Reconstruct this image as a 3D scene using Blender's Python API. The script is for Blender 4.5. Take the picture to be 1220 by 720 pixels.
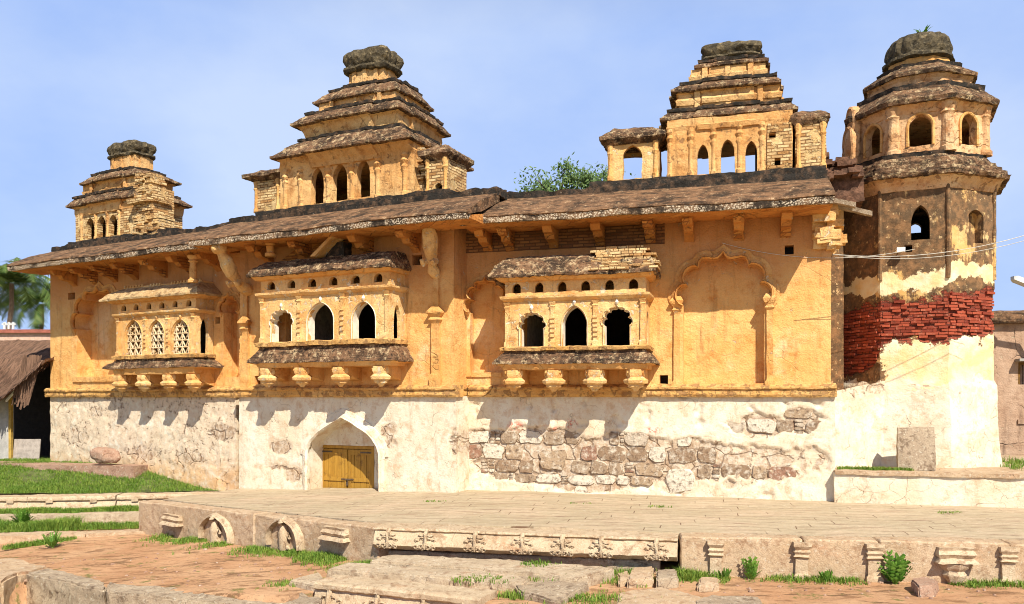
import bpy, bmesh, math, random
from math import sin, cos, pi, radians
from mathutils import Vector, Matrix, noise
from mathutils.geometry import delaunay_2d_cdt

random.seed(7)
scene = bpy.context.scene
for o in list(bpy.data.objects):
    bpy.data.objects.remove(o)

# ------------------------------------------------------------------ camera, sky, sun, exposure
F, CX, HY, H = 980.0, 610.0, 474.0, 2.6
cam_d = bpy.data.cameras.new('camera')
cam = bpy.data.objects.new('camera', cam_d)
scene.collection.objects.link(cam)
cam.location = (0, 0, H)
cam.rotation_euler = (pi / 2, 0, 0)
cam_d.sensor_width = 36.0
cam_d.lens = F / 1220.0 * 36.0
cam_d.shift_y = (HY - 360.0) / 1220.0
cam_d.clip_end = 4000
scene.camera = cam

SUN = Vector((0.318, -0.917, 1.0)).normalized()          # towards the sun
world = bpy.data.worlds.new('World')
scene.world = world
world.use_nodes = True
wt = world.node_tree
wt.nodes.clear()
wo = wt.nodes.new('ShaderNodeOutputWorld')
wb = wt.nodes.new('ShaderNodeBackground')
sk = wt.nodes.new('ShaderNodeTexSky')
sk.sky_type = 'NISHITA'
sk.sun_disc = False
sk.sun_elevation = math.asin(SUN.z)
sk.sun_rotation = math.atan2(SUN.x, SUN.y)
sk.air_density = 1.0
sk.dust_density = 0.6
sk.ozone_density = 2.0
wb.inputs['Strength'].default_value = 0.10
wc = wt.nodes.new('ShaderNodeTexCoord')
wmap = wt.nodes.new('ShaderNodeMapping')
wmap.inputs['Scale'].default_value = (1.2, 1.2, 2.2)
wn = wt.nodes.new('ShaderNodeTexNoise')
wn.inputs['Scale'].default_value = 1.6
wn.inputs['Detail'].default_value = 7
wn.inputs['Roughness'].default_value = 0.55
wr = wt.nodes.new('ShaderNodeValToRGB')
wr.color_ramp.elements[0].position = 0.36
wr.color_ramp.elements[0].color = (0, 0, 0, 1)
wr.color_ramp.elements[1].position = 0.68
wr.color_ramp.elements[1].color = (1, 1, 1, 1)
wm = wt.nodes.new('ShaderNodeMix')
wm.data_type = 'RGBA'
wv = wt.nodes.new('ShaderNodeMix')
wv.data_type = 'RGBA'
wv.inputs[6].default_value = (2.5, 3.75, 7.0, 1)
wv.inputs[7].default_value = (4.5, 5.4, 7.3, 1)         # thin high cloud
wm.inputs[0].default_value = 0.86
wt.links.new(wc.outputs['Generated'], wmap.inputs['Vector'])
wt.links.new(wmap.outputs['Vector'], wn.inputs['Vector'])
wt.links.new(wn.outputs['Fac'], wr.inputs['Fac'])
wt.links.new(wr.outputs['Color'], wv.inputs[0])
wt.links.new(wv.outputs[2], wm.inputs[7])
wt.links.new(sk.outputs['Color'], wm.inputs[6])
wsep = wt.nodes.new('ShaderNodeSeparateXYZ')            # a clear sky is deeper towards the zenith
wt.links.new(wc.outputs['Generated'], wsep.inputs[0])
wel = wt.nodes.new('ShaderNodeMapRange')
wel.inputs[1].default_value, wel.inputs[2].default_value = 0.40, 0.80
wel.inputs[3].default_value, wel.inputs[4].default_value = 1.0, 0.26
wt.links.new(wsep.outputs['Z'], wel.inputs[0])
wsc = wt.nodes.new('ShaderNodeVectorMath')
wsc.operation = 'SCALE'
wt.links.new(wm.outputs[2], wsc.inputs[0])
wt.links.new(wel.outputs[0], wsc.inputs['Scale'])
wt.links.new(wsc.outputs[0], wb.inputs['Color'])
wt.links.new(wb.outputs['Background'], wo.inputs['Surface'])

sun_d = bpy.data.lights.new('sun', 'SUN')
sun_d.energy = 5.0
sun_d.angle = radians(0.5)
sun_d.color = (1.0, 0.94, 0.81)
sun = bpy.data.objects.new('sun', sun_d)
scene.collection.objects.link(sun)
sun.rotation_euler = SUN.to_track_quat('Z', 'Y').to_euler()
sun.location = (10, -20, 30)

scene.view_settings.view_transform = 'Standard'
scene.view_settings.look = 'None'
scene.view_settings.exposure = 0.55
scene.view_settings.gamma = 1.0
scene.view_settings.use_curve_mapping = False
scene.cycles.max_bounces = 6
scene.cycles.diffuse_bounces = 4
scene.cycles.use_denoising = True
scene.cycles.filter_width = 1.0

# ------------------------------------------------------------------ frames (pixel of the photo -> point on a real plane)
def ray(px, py):
    return Vector(((px - CX) / F, 1.0, (HY - py) / F))

def onZ(px, py, z):
    d = ray(px, py)
    t = (z - H) / d.z
    return Vector((d.x * t, d.y * t, z))

def onD(px, py, depth):
    d = ray(px, py) * depth
    return Vector((d.x, d.y, d.z + H))

class Frame:
    def __init__(s, ax, ay, yaw):
        th = radians(yaw)
        s.yaw = th
        s.o = Vector((ax, ay, 0))
        s.ex = Vector((cos(th), -sin(th), 0))
        s.ey = Vector((sin(th), cos(th), 0))
        s.M = Matrix(((cos(th), sin(th), 0, ax), (-sin(th), cos(th), 0, ay), (0, 0, 1, 0), (0, 0, 0, 1)))
    def p(s, px, py, off=0.0):
        d = ray(px, py)
        t = (s.o.dot(s.ey) - off) / d.dot(s.ey)
        P = d * t
        return ((P - s.o).dot(s.ex), H + P.z)
    def x(s, px, off=0.0):
        return s.p(px, 400, off)[0]
    def z(s, px, py, off=0.0):
        return s.p(px, py, off)[1]
    def w(s, x, y, z):
        return s.M @ Vector((x, y, z))

ID = Frame(0, 0, 0)
R = Frame(0.3878 * 20.7, 20.7, 15.4)
C = Frame(-0.0612 * 22.5, 22.5, 25.0)
L = Frame(-9.58, 26.76, 28.4)
TW = Frame(11.46, 23.2, 24.5)

# ------------------------------------------------------------------ mesh helpers
def refine(bm, cell, passes=6):
    bmesh.ops.triangulate(bm, faces=bm.faces[:])
    for _ in range(passes):
        es = [e for e in bm.edges if e.calc_length() > cell * 1.5]
        if not es:
            break
        bmesh.ops.subdivide_edges(bm, edges=es, cuts=1)
        bmesh.ops.triangulate(bm, faces=[f for f in bm.faces if len(f.verts) > 3])

def displace(bm, rough, seed=0.0):
    a1, f1, a2, f2 = rough
    sv = Vector((seed * 13.7, seed * 7.1, seed * 3.3))
    for v in bm.verts:
        p = v.co + sv
        v.co += noise.noise_vector(p * f1) * a1 + noise.noise_vector(p * f2) * a2

class MB:
    def __init__(s):
        s.bm = bmesh.new()
    def face(s, pts):
        try:
            return s.bm.faces.new([s.bm.verts.new(p) for p in pts])
        except ValueError:
            return None
    def loft(s, rings, cap0=True, cap1=True, closed=True):
        vs = [[s.bm.verts.new(p) for p in r] for r in rings]
        n = len(rings[0])
        for a, b in zip(vs[:-1], vs[1:]):
            for i in range(n if closed else n - 1):
                j = (i + 1) % n
                s.bm.faces.new((a[i], a[j], b[j], b[i]))
        if cap0: s.bm.faces.new(vs[0][::-1])
        if cap1: s.bm.faces.new(vs[-1])
        return s
    def box(s, x0, x1, y0, y1, z0, z1):
        r = [(x0, y0), (x1, y0), (x1, y1), (x0, y1)]
        return s.loft([[(a, b, z0) for a, b in r], [(a, b, z1) for a, b in r]])
    def rings(s, lst):                                   # [(x0,x1,y0,y1,z), ...]
        return s.loft([[(a, c, z), (b, c, z), (b, d, z), (a, d, z)] for a, b, c, d, z in lst])
    def polys(s, lst):                                   # [(poly2d, z), ...]
        return s.loft([[(x, y, z) for x, y in p] for p, z in lst])
    def prism(s, poly, z0, z1):
        return s.polys([(poly, z0), (poly, z1)])
    def profile(s, prof, x0, x1, n=1, tw=None):          # prof: list of (y,z), swept along x
        rs = []
        for i in range(n + 1):
            x = x0 + (x1 - x0) * i / n
            rs.append([(x, y, z) for y, z in prof])
        return s.loft(rs)
    def lathe(s, prof, cx, cy, seg=12):
        rs = [[(cx + r * cos(2 * pi * k / seg), cy + r * sin(2 * pi * k / seg), z) for k in range(seg)] for r, z in prof]
        return s.loft(rs)
    def tube(s, path, radii, seg=6):
        path = [Vector(p) for p in path]
        rs = []
        for i, p in enumerate(path):
            d = (path[min(i + 1, len(path) - 1)] - path[max(i - 1, 0)]).normalized()
            up = Vector((0, 0, 1)) if abs(d.z) < 0.9 else Vector((1, 0, 0))
            a = d.cross(up).normalized()
            b = d.cross(a)
            r = radii[i] if isinstance(radii, (list, tuple)) else radii
            rs.append([p + a * (r * cos(2 * pi * k / seg)) + b * (r * sin(2 * pi * k / seg)) for k in range(seg)])
        return s.loft(rs)
    def panel(s, outline, holes, y0, y1, grid=0.12, tf=None):
        """flat wall in (x,z) with holes; front at y0, back at y1"""
        vs, fs, bd = cdt(outline, holes, grid)
        f = (lambda x, y, z: (x, y, z)) if tf is None else tf
        A = [s.bm.verts.new(f(x, y0, z)) for x, z in vs]
        B = {}
        for t in fs:
            s.bm.faces.new([A[i] for i in t])
        for i, j in bd:
            for k in (i, j):
                if k not in B:
                    B[k] = s.bm.verts.new(f(vs[k][0], y1, vs[k][1]))
            s.bm.faces.new((A[j], A[i], B[i], B[j]))
        return s
    def band(s, pts, w, y0, y1, closed=False):
        """moulding of width w outside the polyline pts (x,z)"""
        n = len(pts)
        out = []
        for i, p in enumerate(pts):
            a = Vector(pts[i - 1] if i > 0 else pts[i])
            b = Vector(pts[i + 1] if i < n - 1 else pts[i])
            d = (b - a)
            if d.length < 1e-6: d = Vector((1, 0))
            d.normalize()
            out.append((p[0] - d.y * w, p[1] + d.x * w))
        rs = []
        for p, q in zip(pts, out):
            m = ((p[0] + q[0]) / 2, (p[1] + q[1]) / 2)
            rs.append([(p[0], y1, p[1]), (p[0], y0 * .6, p[1]), (m[0], y0, m[1]), (q[0], y0 * .6, q[1]), (q[0], y1, q[1])])
        return s.loft(rs)
    def done(s, name, mat, parent=None, fr=None, cell=None, rough=None, smooth=True, angle=38, seed=None):
        bm = s.bm
        bmesh.ops.remove_doubles(bm, verts=bm.verts[:], dist=0.0004)
        if cell: refine(bm, cell)
        bmesh.ops.recalc_face_normals(bm, faces=bm.faces[:])
        if rough: displace(bm, rough, random.random() * 9 if seed is None else seed)
        me = bpy.data.meshes.new(name)
        bm.to_mesh(me)
        bm.free()
        for m in (mat if isinstance(mat, (list, tuple)) else [mat]):
            me.materials.append(m)
        if smooth:
            me.polygons.foreach_set('use_smooth', [True] * len(me.polygons))
            me.set_sharp_from_angle(angle=radians(angle))
        return link(name, me, parent, fr)

WORLD = {}                                               # object name -> world matrix
def link(name, data, parent=None, fr=None):
    o = bpy.data.objects.new(name, data)
    scene.collection.objects.link(o)
    M = fr.M if isinstance(fr, Frame) else (fr if fr is not None else Matrix.Identity(4))
    if parent is not None:
        o.parent = parent
        o.matrix_basis = WORLD[parent.name].inverted() @ M
    else:
        o.matrix_basis = M
    WORLD[o.name] = M
    return o

def thing(name, loc, label, cat, group=None):
    o = link(name, None, None, Matrix.Translation(Vector(loc)))
    return tag(o, label, cat, group)

def tag(o, label, cat, group=None, kind=None):
    if label: o['label'] = label
    if cat: o['category'] = cat
    if group: o['group'] = group
    if kind: o['kind'] = kind
    return o

def inside(p, poly):
    x, y = p
    r = False
    n = len(poly)
    j = n - 1
    for i in range(n):
        xi, yi = poly[i]
        xj, yj = poly[j]
        if (yi > y) != (yj > y) and x < (xj - xi) * (y - yi) / (yj - yi) + xi:
            r = not r
        j = i
    return r

def dense(poly, g):
    out = []
    n = len(poly)
    for i in range(n):
        a, b = Vector(poly[i]), Vector(poly[(i + 1) % n])
        k = max(1, int((b - a).length / g))
        for j in range(k):
            q = a.lerp(b, j / k)
            out.append((q.x, q.y))
    return out

def cdt(outline, holes, g):
    loops = [dense(outline, g)] + [dense(h, g) for h in holes]
    vs, es = [], []
    for lp in loops:
        b = len(vs)
        vs += [Vector(p) for p in lp]
        es += [(b + i, b + (i + 1) % len(lp)) for i in range(len(lp))]
    xs = [p[0] for p in outline]
    zs = [p[1] for p in outline]
    x = min(xs) + g * .6
    row = 0
    while x < max(xs) - g * .3:
        z = min(zs) + g * (.6 if row % 2 else .9)
        while z < max(zs) - g * .3:
            q = (x + random.uniform(-.15, .15) * g, z + random.uniform(-.15, .15) * g)
            if inside(q, outline):
                vs.append(Vector(q))
            z += g
        x += g * .9
        row += 1
    ov, oe, of, *_ = delaunay_2d_cdt(vs, es, [], 0, 1e-5)
    fs = []
    for t in of:
        c = (sum(ov[i][0] for i in t) / len(t), sum(ov[i][1] for i in t) / len(t))
        if inside(c, loops[0]) and not any(inside(c, h) for h in loops[1:]):
            fs.append(list(t))
    cnt = {}
    for t in fs:
        for k in range(len(t)):
            a, b = t[k], t[(k + 1) % len(t)]
            key = (min(a, b), max(a, b))
            cnt.setdefault(key, []).append((a, b))
    bd = [v[0] for v in cnt.values() if len(v) == 1]
    return [(v[0], v[1]) for v in ov], fs, bd

def arch(x0, x1, zb, zs, za, kind='pointed', lobes=3, n=6):
    """closed outline, bottom-left first, then bottom-right, up the right side, over the apex, down"""
    cx, hw, hh = (x0 + x1) / 2, (x1 - x0) / 2, za - zs
    half = []                                           # from right spring to the apex (dx, dz)
    def base(t):
        a = t * pi / 2
        px = cos(a) ** (0.85) if kind != 'ogee' else cos(a) ** 1.25
        pz = sin(a) * .82 + .18 * t ** 3
        return Vector((px * hw, pz * hh))
    if kind in ('pointed', 'ogee'):
        for i in range(n * 2 + 1):
            half.append(base(i / (n * 2)))
    else:
        for k in range(lobes):
            a, b = base(k / lobes * .93), base((k + 1) / lobes * .93 if k < lobes - 1 else 1.0)
            d = b - a
            nrm = Vector((d.y, -d.x)).normalized()
            if nrm.dot(Vector((1, 1))) < 0: nrm = -nrm
            if k < lobes - 1:
                for i in range(n):
                    u = i / n
                    half.append(a + d * (0.5 - 0.5 * cos(pi * u)) + nrm * sin(pi * u) * d.length * .42)
            else:
                for i in range(n + 1):
                    u = i / n
                    half.append(a + d * u + nrm * (sin(pi * u) * .06 + sin(2 * pi * u) * .17) * d.length * (1 - u * .4))
    right = [(cx + p.x, zs + p.y) for p in half]
    left = [(cx - p.x, zs + p.y) for p in half[:-1]][::-1]
    return [(x0, zb), (x1, zb)] + right + left

def arch_line(pts):                                      # left foot -> over the apex -> right foot, for mouldings
    return [pts[0]] + pts[2:][::-1] + [pts[1]]

# ------------------------------------------------------------------ materials
class NT:
    def __init__(s, name, rough=0.9, spec=0.25):
        s.m = bpy.data.materials.new(name)
        s.m.use_nodes = True
        s.t = s.m.node_tree
        s.b = s.t.nodes['Principled BSDF']
        s.b.inputs['Roughness'].default_value = rough
        s.b.inputs['Specular IOR Level'].default_value = spec
        s.co = s.t.nodes.new('ShaderNodeTexCoord').outputs['Object']
    def n(s, kind, **kw):
        nd = s.t.nodes.new(kind)
        for k, v in kw.items():
            setattr(nd, k, v)
        return nd
    def l(s, a, b):
        if hasattr(a, 'is_output'):
            s.t.links.new(a, b)
        else:
            b.default_value = a
    def scale(s, sc, src=None):
        nd = s.n('ShaderNodeMapping')
        s.l(src or s.co, nd.inputs['Vector'])
        nd.inputs['Scale'].default_value = sc
        return nd.outputs[0]
    def noise(s, sc, det=6, ro=0.6, src=None, dist=0.0):
        nd = s.n('ShaderNodeTexNoise')
        s.l(src or s.co, nd.inputs['Vector'])
        nd.inputs['Scale'].default_value = sc
        nd.inputs['Detail'].default_value = det
        nd.inputs['Roughness'].default_value = ro
        nd.inputs['Distortion'].default_value = dist
        return nd.outputs['Fac']
    def ramp(s, f, a, b, lo=0.0, hi=1.0):
        nd = s.n('ShaderNodeMapRange')
        nd.interpolation_type = 'SMOOTHSTEP'
        s.l(f, nd.inputs[0])
        nd.inputs[1].default_value, nd.inputs[2].default_value = a, b
        nd.inputs[3].default_value, nd.inputs[4].default_value = lo, hi
        return nd.outputs[0]
    def math(s, op, a, b=0.0):
        nd = s.n('ShaderNodeMath', operation=op)
        s.l(a, nd.inputs[0])
        s.l(b, nd.inputs[1])
        return nd.outputs[0]
    def mix(s, f, a, b):
        nd = s.n('ShaderNodeMix', data_type='RGBA')
        s.l(f, nd.inputs[0])
        for v, i in ((a, 6), (b, 7)):
            if hasattr(v, 'is_output'):
                s.t.links.new(v, nd.inputs[i])
            else:
                nd.inputs[i].default_value = (*v, 1)
        return nd.outputs[2]
    def vor(s, sc, feat='F1', src=None, out='Distance'):
        nd = s.n('ShaderNodeTexVoronoi', feature=feat)
        s.l(src or s.co, nd.inputs['Vector'])
        nd.inputs['Scale'].default_value = sc
        return nd.outputs[out]
    def warp(s, amt, sc, src=None):
        nd = s.n('ShaderNodeTexNoise')
        s.l(src or s.co, nd.inputs['Vector'])
        nd.inputs['Scale'].default_value = sc
        nd.inputs['Detail'].default_value = 3
        m1 = s.n('ShaderNodeVectorMath', operation='SCALE')
        s.t.links.new(nd.outputs['Color'], m1.inputs[0])
        m1.inputs['Scale'].default_value = amt
        m2 = s.n('ShaderNodeVectorMath', operation='ADD')
        s.l(src or s.co, m2.inputs[0])
        s.t.links.new(m1.outputs[0], m2.inputs[1])
        return m2.outputs[0]
    def attr(s, name):
        return s.n('ShaderNodeAttribute', attribute_name=name).outputs['Fac']
    def upness(s):
        g = s.n('ShaderNodeNewGeometry')
        x = s.n('ShaderNodeSeparateXYZ')
        s.t.links.new(g.outputs['Normal'], x.inputs[0])
        return x.outputs['Z']
    def brick(s, src, w=0.26, h=0.075, mortar=0.012, c1=(1, 1, 1), c2=(0, 0, 0), cm=(0, 0, 0)):
        nd = s.n('ShaderNodeTexBrick')
        s.l(src, nd.inputs['Vector'])
        nd.inputs['Scale'].default_value = 1.0
        nd.inputs['Brick Width'].default_value = w
        nd.inputs['Row Height'].default_value = h
        nd.inputs['Mortar Size'].default_value = mortar
        nd.inputs['Mortar Smooth'].default_value = 0.3
        nd.inputs['Color1'].default_value = (*c1, 1)
        nd.inputs['Color2'].default_value = (*c2, 1)
        nd.inputs['Mortar'].default_value = (*cm, 1)
        return nd
    def xz(s):
        """brick coordinates: (x + y, z)"""
        a = s.n('ShaderNodeSeparateXYZ')
        s.l(s.warp(0.03, 3.0), a.inputs[0])
        c = s.n('ShaderNodeCombineXYZ')
        s.l(s.math('ADD', a.outputs[0], a.outputs[1]), c.inputs[0])
        s.l(a.outputs[2], c.inputs[1])
        return c.outputs[0]
    def bump(s, h, dist=0.02, strength=1.0):
        nd = s.n('ShaderNodeBump')
        nd.inputs['Distance'].default_value = dist
        nd.inputs['Strength'].default_value = strength
        s.l(h, nd.inputs['Height'])
        if s.b.inputs['Normal'].links:
            s.t.links.new(s.b.inputs['Normal'].links[0].from_socket, nd.inputs['Normal'])
        s.t.links.new(nd.outputs[0], s.b.inputs['Normal'])
    def col(s, c):
        s.l(c, s.b.inputs['Base Color']) if hasattr(c, 'is_output') else s.l((*c, 1), s.b.inputs['Base Color'])
        return s.m

def plaster(name, base, light, dark, stain=(0.16, 0.085, 0.035), st=0.55, chips=(0.62, 0.5, 0.34), chip=0.64, bricky=0.0, crackf=1.0, top=None):
    t = NT(name, 0.92, 0.15)
    c = t.mix(t.ramp(t.noise(0.8, 6, .6), .35, .7), base, light)
    if top: c = t.mix(t.ramp(t.noise(.55, 8, .68), .52, .68, 0, .75), c, (.80, .58, .34))
    c = t.mix(t.ramp(t.noise(2.6, 9, .72), .47, .70, 0, .9), c, dark)
    c = t.mix(t.ramp(t.noise(6.5, 8, .7), .54, .70, 0, .6), c, light)
    if top:                                              # redder and darker high on the wall
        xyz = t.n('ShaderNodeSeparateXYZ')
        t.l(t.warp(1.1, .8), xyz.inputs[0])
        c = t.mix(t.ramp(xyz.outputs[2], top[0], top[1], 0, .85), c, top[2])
    c = t.mix(t.ramp(t.noise(1.0, 8, .74, t.scale((3.2, 3.2, .32))), .50, .76, 0, st), c, stain)        # rain streaks
    c = t.mix(t.ramp(t.noise(9, 9, .72), .60, .74, 0, .55), c, stain)
    ch = t.ramp(t.noise(5.5, 9, .66, dist=.4), chip, chip + .035)
    c = t.mix(t.math('MULTIPLY', ch, .8), c, chips)
    c = t.mix(t.ramp(t.noise(30, 6, .8), .42, .70, 0, .45), c, dark)
    sp = t.ramp(t.noise(26, 5, .75), .62, .70)
    c = t.mix(t.math('MULTIPLY', sp, .5), c, chips)
    ck = t.ramp(t.vor(.75, 'DISTANCE_TO_EDGE', t.warp(.5, 1.5)), 0, .012, 1, 0)
    ck = t.math('MULTIPLY', ck, t.ramp(t.noise(.6, 3), .48, .6))
    ck = t.math('MULTIPLY', ck, crackf)
    c = t.mix(t.math('MULTIPLY', ck, .8), c, stain)
    if bricky:
        bk = t.brick(t.xz(), .30, .085, .014)
        bm_ = t.ramp(t.noise(1.1, 7, .65), .62 - bricky, .65 - bricky)
        bc = t.mix(bk.outputs['Color'], dark, light)
        bc = t.mix(t.math('MULTIPLY', bk.outputs['Fac'], t.ramp(t.noise(3, 5), .4, .6, .25, .8)), bc, (.13, .07, .035))
        c = t.mix(bm_, c, bc)
        t.bump(t.math('MULTIPLY', t.math('SUBTRACT', 1.0, bk.outputs['Fac']), bm_), .03, .8)
    h = t.math('ADD', t.noise(3.5, 8, .6), t.math('MULTIPLY', t.noise(22, 6, .6), .35))
    h = t.math('SUBTRACT', h, t.math('MULTIPLY', ch, .35))
    h = t.math('SUBTRACT', h, t.math('MULTIPLY', ck, .6))
    t.bump(h, .075, .75)
    return t.col(c)

OCHRE = plaster('ochre_limewash', (.66, .335, .10), (.74, .45, .18), (.46, .185, .045), crackf=.5)
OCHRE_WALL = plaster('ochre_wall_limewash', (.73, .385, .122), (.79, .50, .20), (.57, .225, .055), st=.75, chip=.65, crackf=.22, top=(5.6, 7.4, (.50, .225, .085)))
TURRET = plaster('turret_plaster', (.65, .335, .115), (.76, .49, .22), (.36, .15, .045), st=.85, chip=.60, chips=(.27, .145, .07), crackf=.5)
DARKBRICK = plaster('dark_brown_brick', (.30, .115, .04), (.36, .16, .06), (.17, .07, .03), st=.6, chip=.75, bricky=.3, crackf=.2)  # brick toned dark brown throughout
ORANGE = plaster('deep_orange_plaster', (.50, .195, .045), (.58, .26, .07), (.38, .13, .03), st=.5, bricky=.10)  # soffits and gable; eave brackets take it as painted-in shade
CARVED = plaster('pale_carved_stucco', (.70, .39, .135), (.78, .55, .26), (.48, .22, .065), crackf=.3, st=.5, chip=.58, chips=(.72, .62, .45))
BRICKY = plaster('plaster_over_pale_brick', (.60, .37, .14), (.70, .52, .27), (.40, .20, .07), st=.6, chip=.58, bricky=.20)
STRING = plaster('ochre_moulding', (.62, .34, .10), (.71, .45, .18), (.40, .175, .05), st=.6, chip=.53, chips=(.30, .165, .075))
PALE = plaster('cream_stone', (.66, .50, .30), (.74, .62, .42), (.50, .33, .16), st=.45, chip=.60)

def roofmat(name='weathered_roof_stone', rough=0.0):
    t = NT(name, .95, .1)
    c = t.mix(t.ramp(t.noise(2.2, 8, .7), .36, .62), (.060, .038, .025), (.25, .135, .072))
    c = t.mix(t.ramp(t.noise(6.5, 9, .76), .53, .66), c, (.44, .28, .155))
    c = t.mix(t.ramp(t.noise(1.2, 6, .7, t.scale((2.5, 2.5, 2.5))), .56, .7, 0, .9), c, (.045, .037, .03))
    c = t.mix(t.ramp(t.noise(13, 8, .8), .60, .66, 0, .85), c, (.60, .48, .34))
    c = t.mix(t.ramp(t.noise(21, 6, .8), .54, .64, 0, .85), c, (.025, .02, .016))
    if rough:
        c = t.mix(t.ramp(t.noise(5, 9, .8), .52, .60, 0, .9), c, (.58, .42, .24))
        c = t.mix(t.ramp(t.noise(9, 9, .8), .53, .60, 0, .9), c, (.028, .022, .018))
        t.bump(t.noise(11, 9, .8), .045, .8)
    lay = t.noise(1.6, 8, .72, t.scale((.55, 3.2, 5.5), t.warp(.15, 1.2)))
    c = t.mix(t.ramp(lay, .52, .62, 0, .75), c, (.03, .022, .017))
    c = t.mix(t.ramp(lay, .40, .33, 0, .5), c, (.40, .26, .155))
    h = t.math('ADD', t.math('MULTIPLY', lay, -1.3), t.math('MULTIPLY', t.noise(18, 6, .7), .35))
    t.bump(h, .06, .8)
    return t.col(c)
ROOF = roofmat()
BAYROOF = roofmat('crumbling_bay_roof', 1.0)

def lipmat():
    t = NT('limed_drip_edge', .95, .1)
    c = t.mix(t.ramp(t.noise(3, 8, .7), .38, .6), (.05, .037, .028), (.26, .16, .095))
    v = t.ramp(t.vor(21, 'F1', t.scale((1, 1, 1.2), t.warp(.05, 5))), .30, .60, .85, 0)
    m = t.math('MULTIPLY', v, t.ramp(t.noise(1.5, 8, .72), .40, .50))
    c = t.mix(m, c, (.74, .62, .46))
    t.bump(t.noise(12, 8, .7), .05, .8)
    return t.col(c)
LIP = lipmat()

def blackmat():
    t = NT('lichen_black_stone', .95, .1)
    c = t.mix(t.ramp(t.noise(4, 8, .7), .45, .70), (.032, .028, .024), (.15, .09, .055))
    c = t.mix(t.ramp(t.noise(11, 8, .75), .60, .70, 0, .8), c, (.42, .33, .24))
    t.bump(t.noise(9, 9, .7), .06, .9)
    return t.col(c)
BLACK = blackmat()

def capmat():
    t = NT('lichen_crowned_stone', .95, .1)
    c = t.mix(t.ramp(t.noise(5, 8, .7), .38, .62), (.085, .067, .042), (.27, .205, .115))
    c = t.mix(t.ramp(t.vor(7, 'F1', t.warp(.2, 6)), .18, .42, 0, .55), c, (.04, .035, .028))
    c = t.mix(t.ramp(t.noise(13, 8, .75), .58, .68, 0, .75), c, (.42, .36, .24))
    t.bump(t.math('ADD', t.noise(10, 9, .75), t.vor(7)), .09, .9)
    return t.col(c)
CAP = capmat()

def whitewall():
    """lime washed plinth; attribute 'peel' bares the rubble stone behind it"""
    t = NT('whitewashed_rubble', .93, .15)
    w = t.mix(t.ramp(t.noise(.9, 6, .6), .36, .68), (.72, .665, .54), (.66, .555, .40))
    w = t.mix(t.ramp(t.noise(2.6, 9, .76), .47, .64, 0, .8), w, (.56, .39, .245))
    w = t.mix(t.ramp(t.noise(1.3, 8, .72, t.scale((2.6, 2.6, .5))), .54, .70, 0, .55), w, (.44, .31, .20))
    w = t.mix(t.ramp(t.noise(12, 9, .78), .56, .66, 0, .75), w, (.38, .25, .155))
    ck = t.ramp(t.vor(1.5, 'DISTANCE_TO_EDGE', t.warp(.6, 1.8)), 0, .010, 1, 0)
    ck = t.math('MULTIPLY', ck, t.ramp(t.noise(.9, 3), .46, .58))
    w = t.mix(t.math('MULTIPLY', ck, .45), w, (.22, .14, .09))
    wp = t.warp(.28, 2.2)
    v = t.n('ShaderNodeTexVoronoi', feature='F1')
    t.l(t.scale((1.75, .4, 2.3), wp), v.inputs['Vector'])
    v.inputs['Scale'].default_value = 1.0
    sx = t.n('ShaderNodeSeparateXYZ')
    t.l(v.outputs['Color'], sx.inputs[0])
    st = t.mix(t.ramp(t.noise(3, 8, .7), .35, .65), (.34, .22, .135), (.56, .43, .30))
    st = t.mix(t.ramp(t.noise(7, 9, .72), .42, .66, 0, .8), st, (.66, .58, .47))
    st = t.mix(t.ramp(t.noise(16, 7, .72), .52, .68, 0, .7), st, (.13, .085, .055))
    e = t.n('ShaderNodeTexVoronoi', feature='DISTANCE_TO_EDGE')
    t.l(t.scale((1.75, .4, 2.3), wp), e.inputs['Vector'])
    e.inputs['Scale'].default_value = 1.0
    jt = t.ramp(e.outputs['Distance'], .01, .05, 1, 0)
    st = t.mix(t.math('MULTIPLY', jt, .6), st, (.20, .125, .08))
    pk = t.math('ADD', t.attr('peel'), t.math('MULTIPLY', t.math('SUBTRACT', t.noise(4.5, 9, .68), .5), .9))
    pm = t.ramp(pk, .47, .55)
    c = t.mix(pm, w, st)
    c = t.mix(t.math('MULTIPLY', t.ramp(pk, .36, .47), t.math('SUBTRACT', 1, pm)), c, (.66, .52, .37))
    c = t.mix(t.math('MULTIPLY', t.attr('soil'), t.ramp(t.noise(3, 7, .7), .3, .6)), c, (.62, .36, .16))
    c = t.mix(t.math('MULTIPLY', t.attr('red'), t.ramp(t.noise(6, 8, .7), .47, .56)), c, (.58, .13, .08))
    c = t.mix(t.math('MULTIPLY', t.attr('wet'), .75), c, (.50, .52, .44))
    h = t.math('ADD', t.noise(4, 9, .62), t.math('MULTIPLY', t.noise(26, 6, .65), .3))
    h = t.math('SUBTRACT', h, t.math('MULTIPLY', ck, .5))
    h = t.math('SUBTRACT', h, t.math('MULTIPLY', pm, t.math('MULTIPLY', jt, .8)))
    t.bump(h, .06, .6)
    return t.col(c)
WHITE = whitewall()

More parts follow.
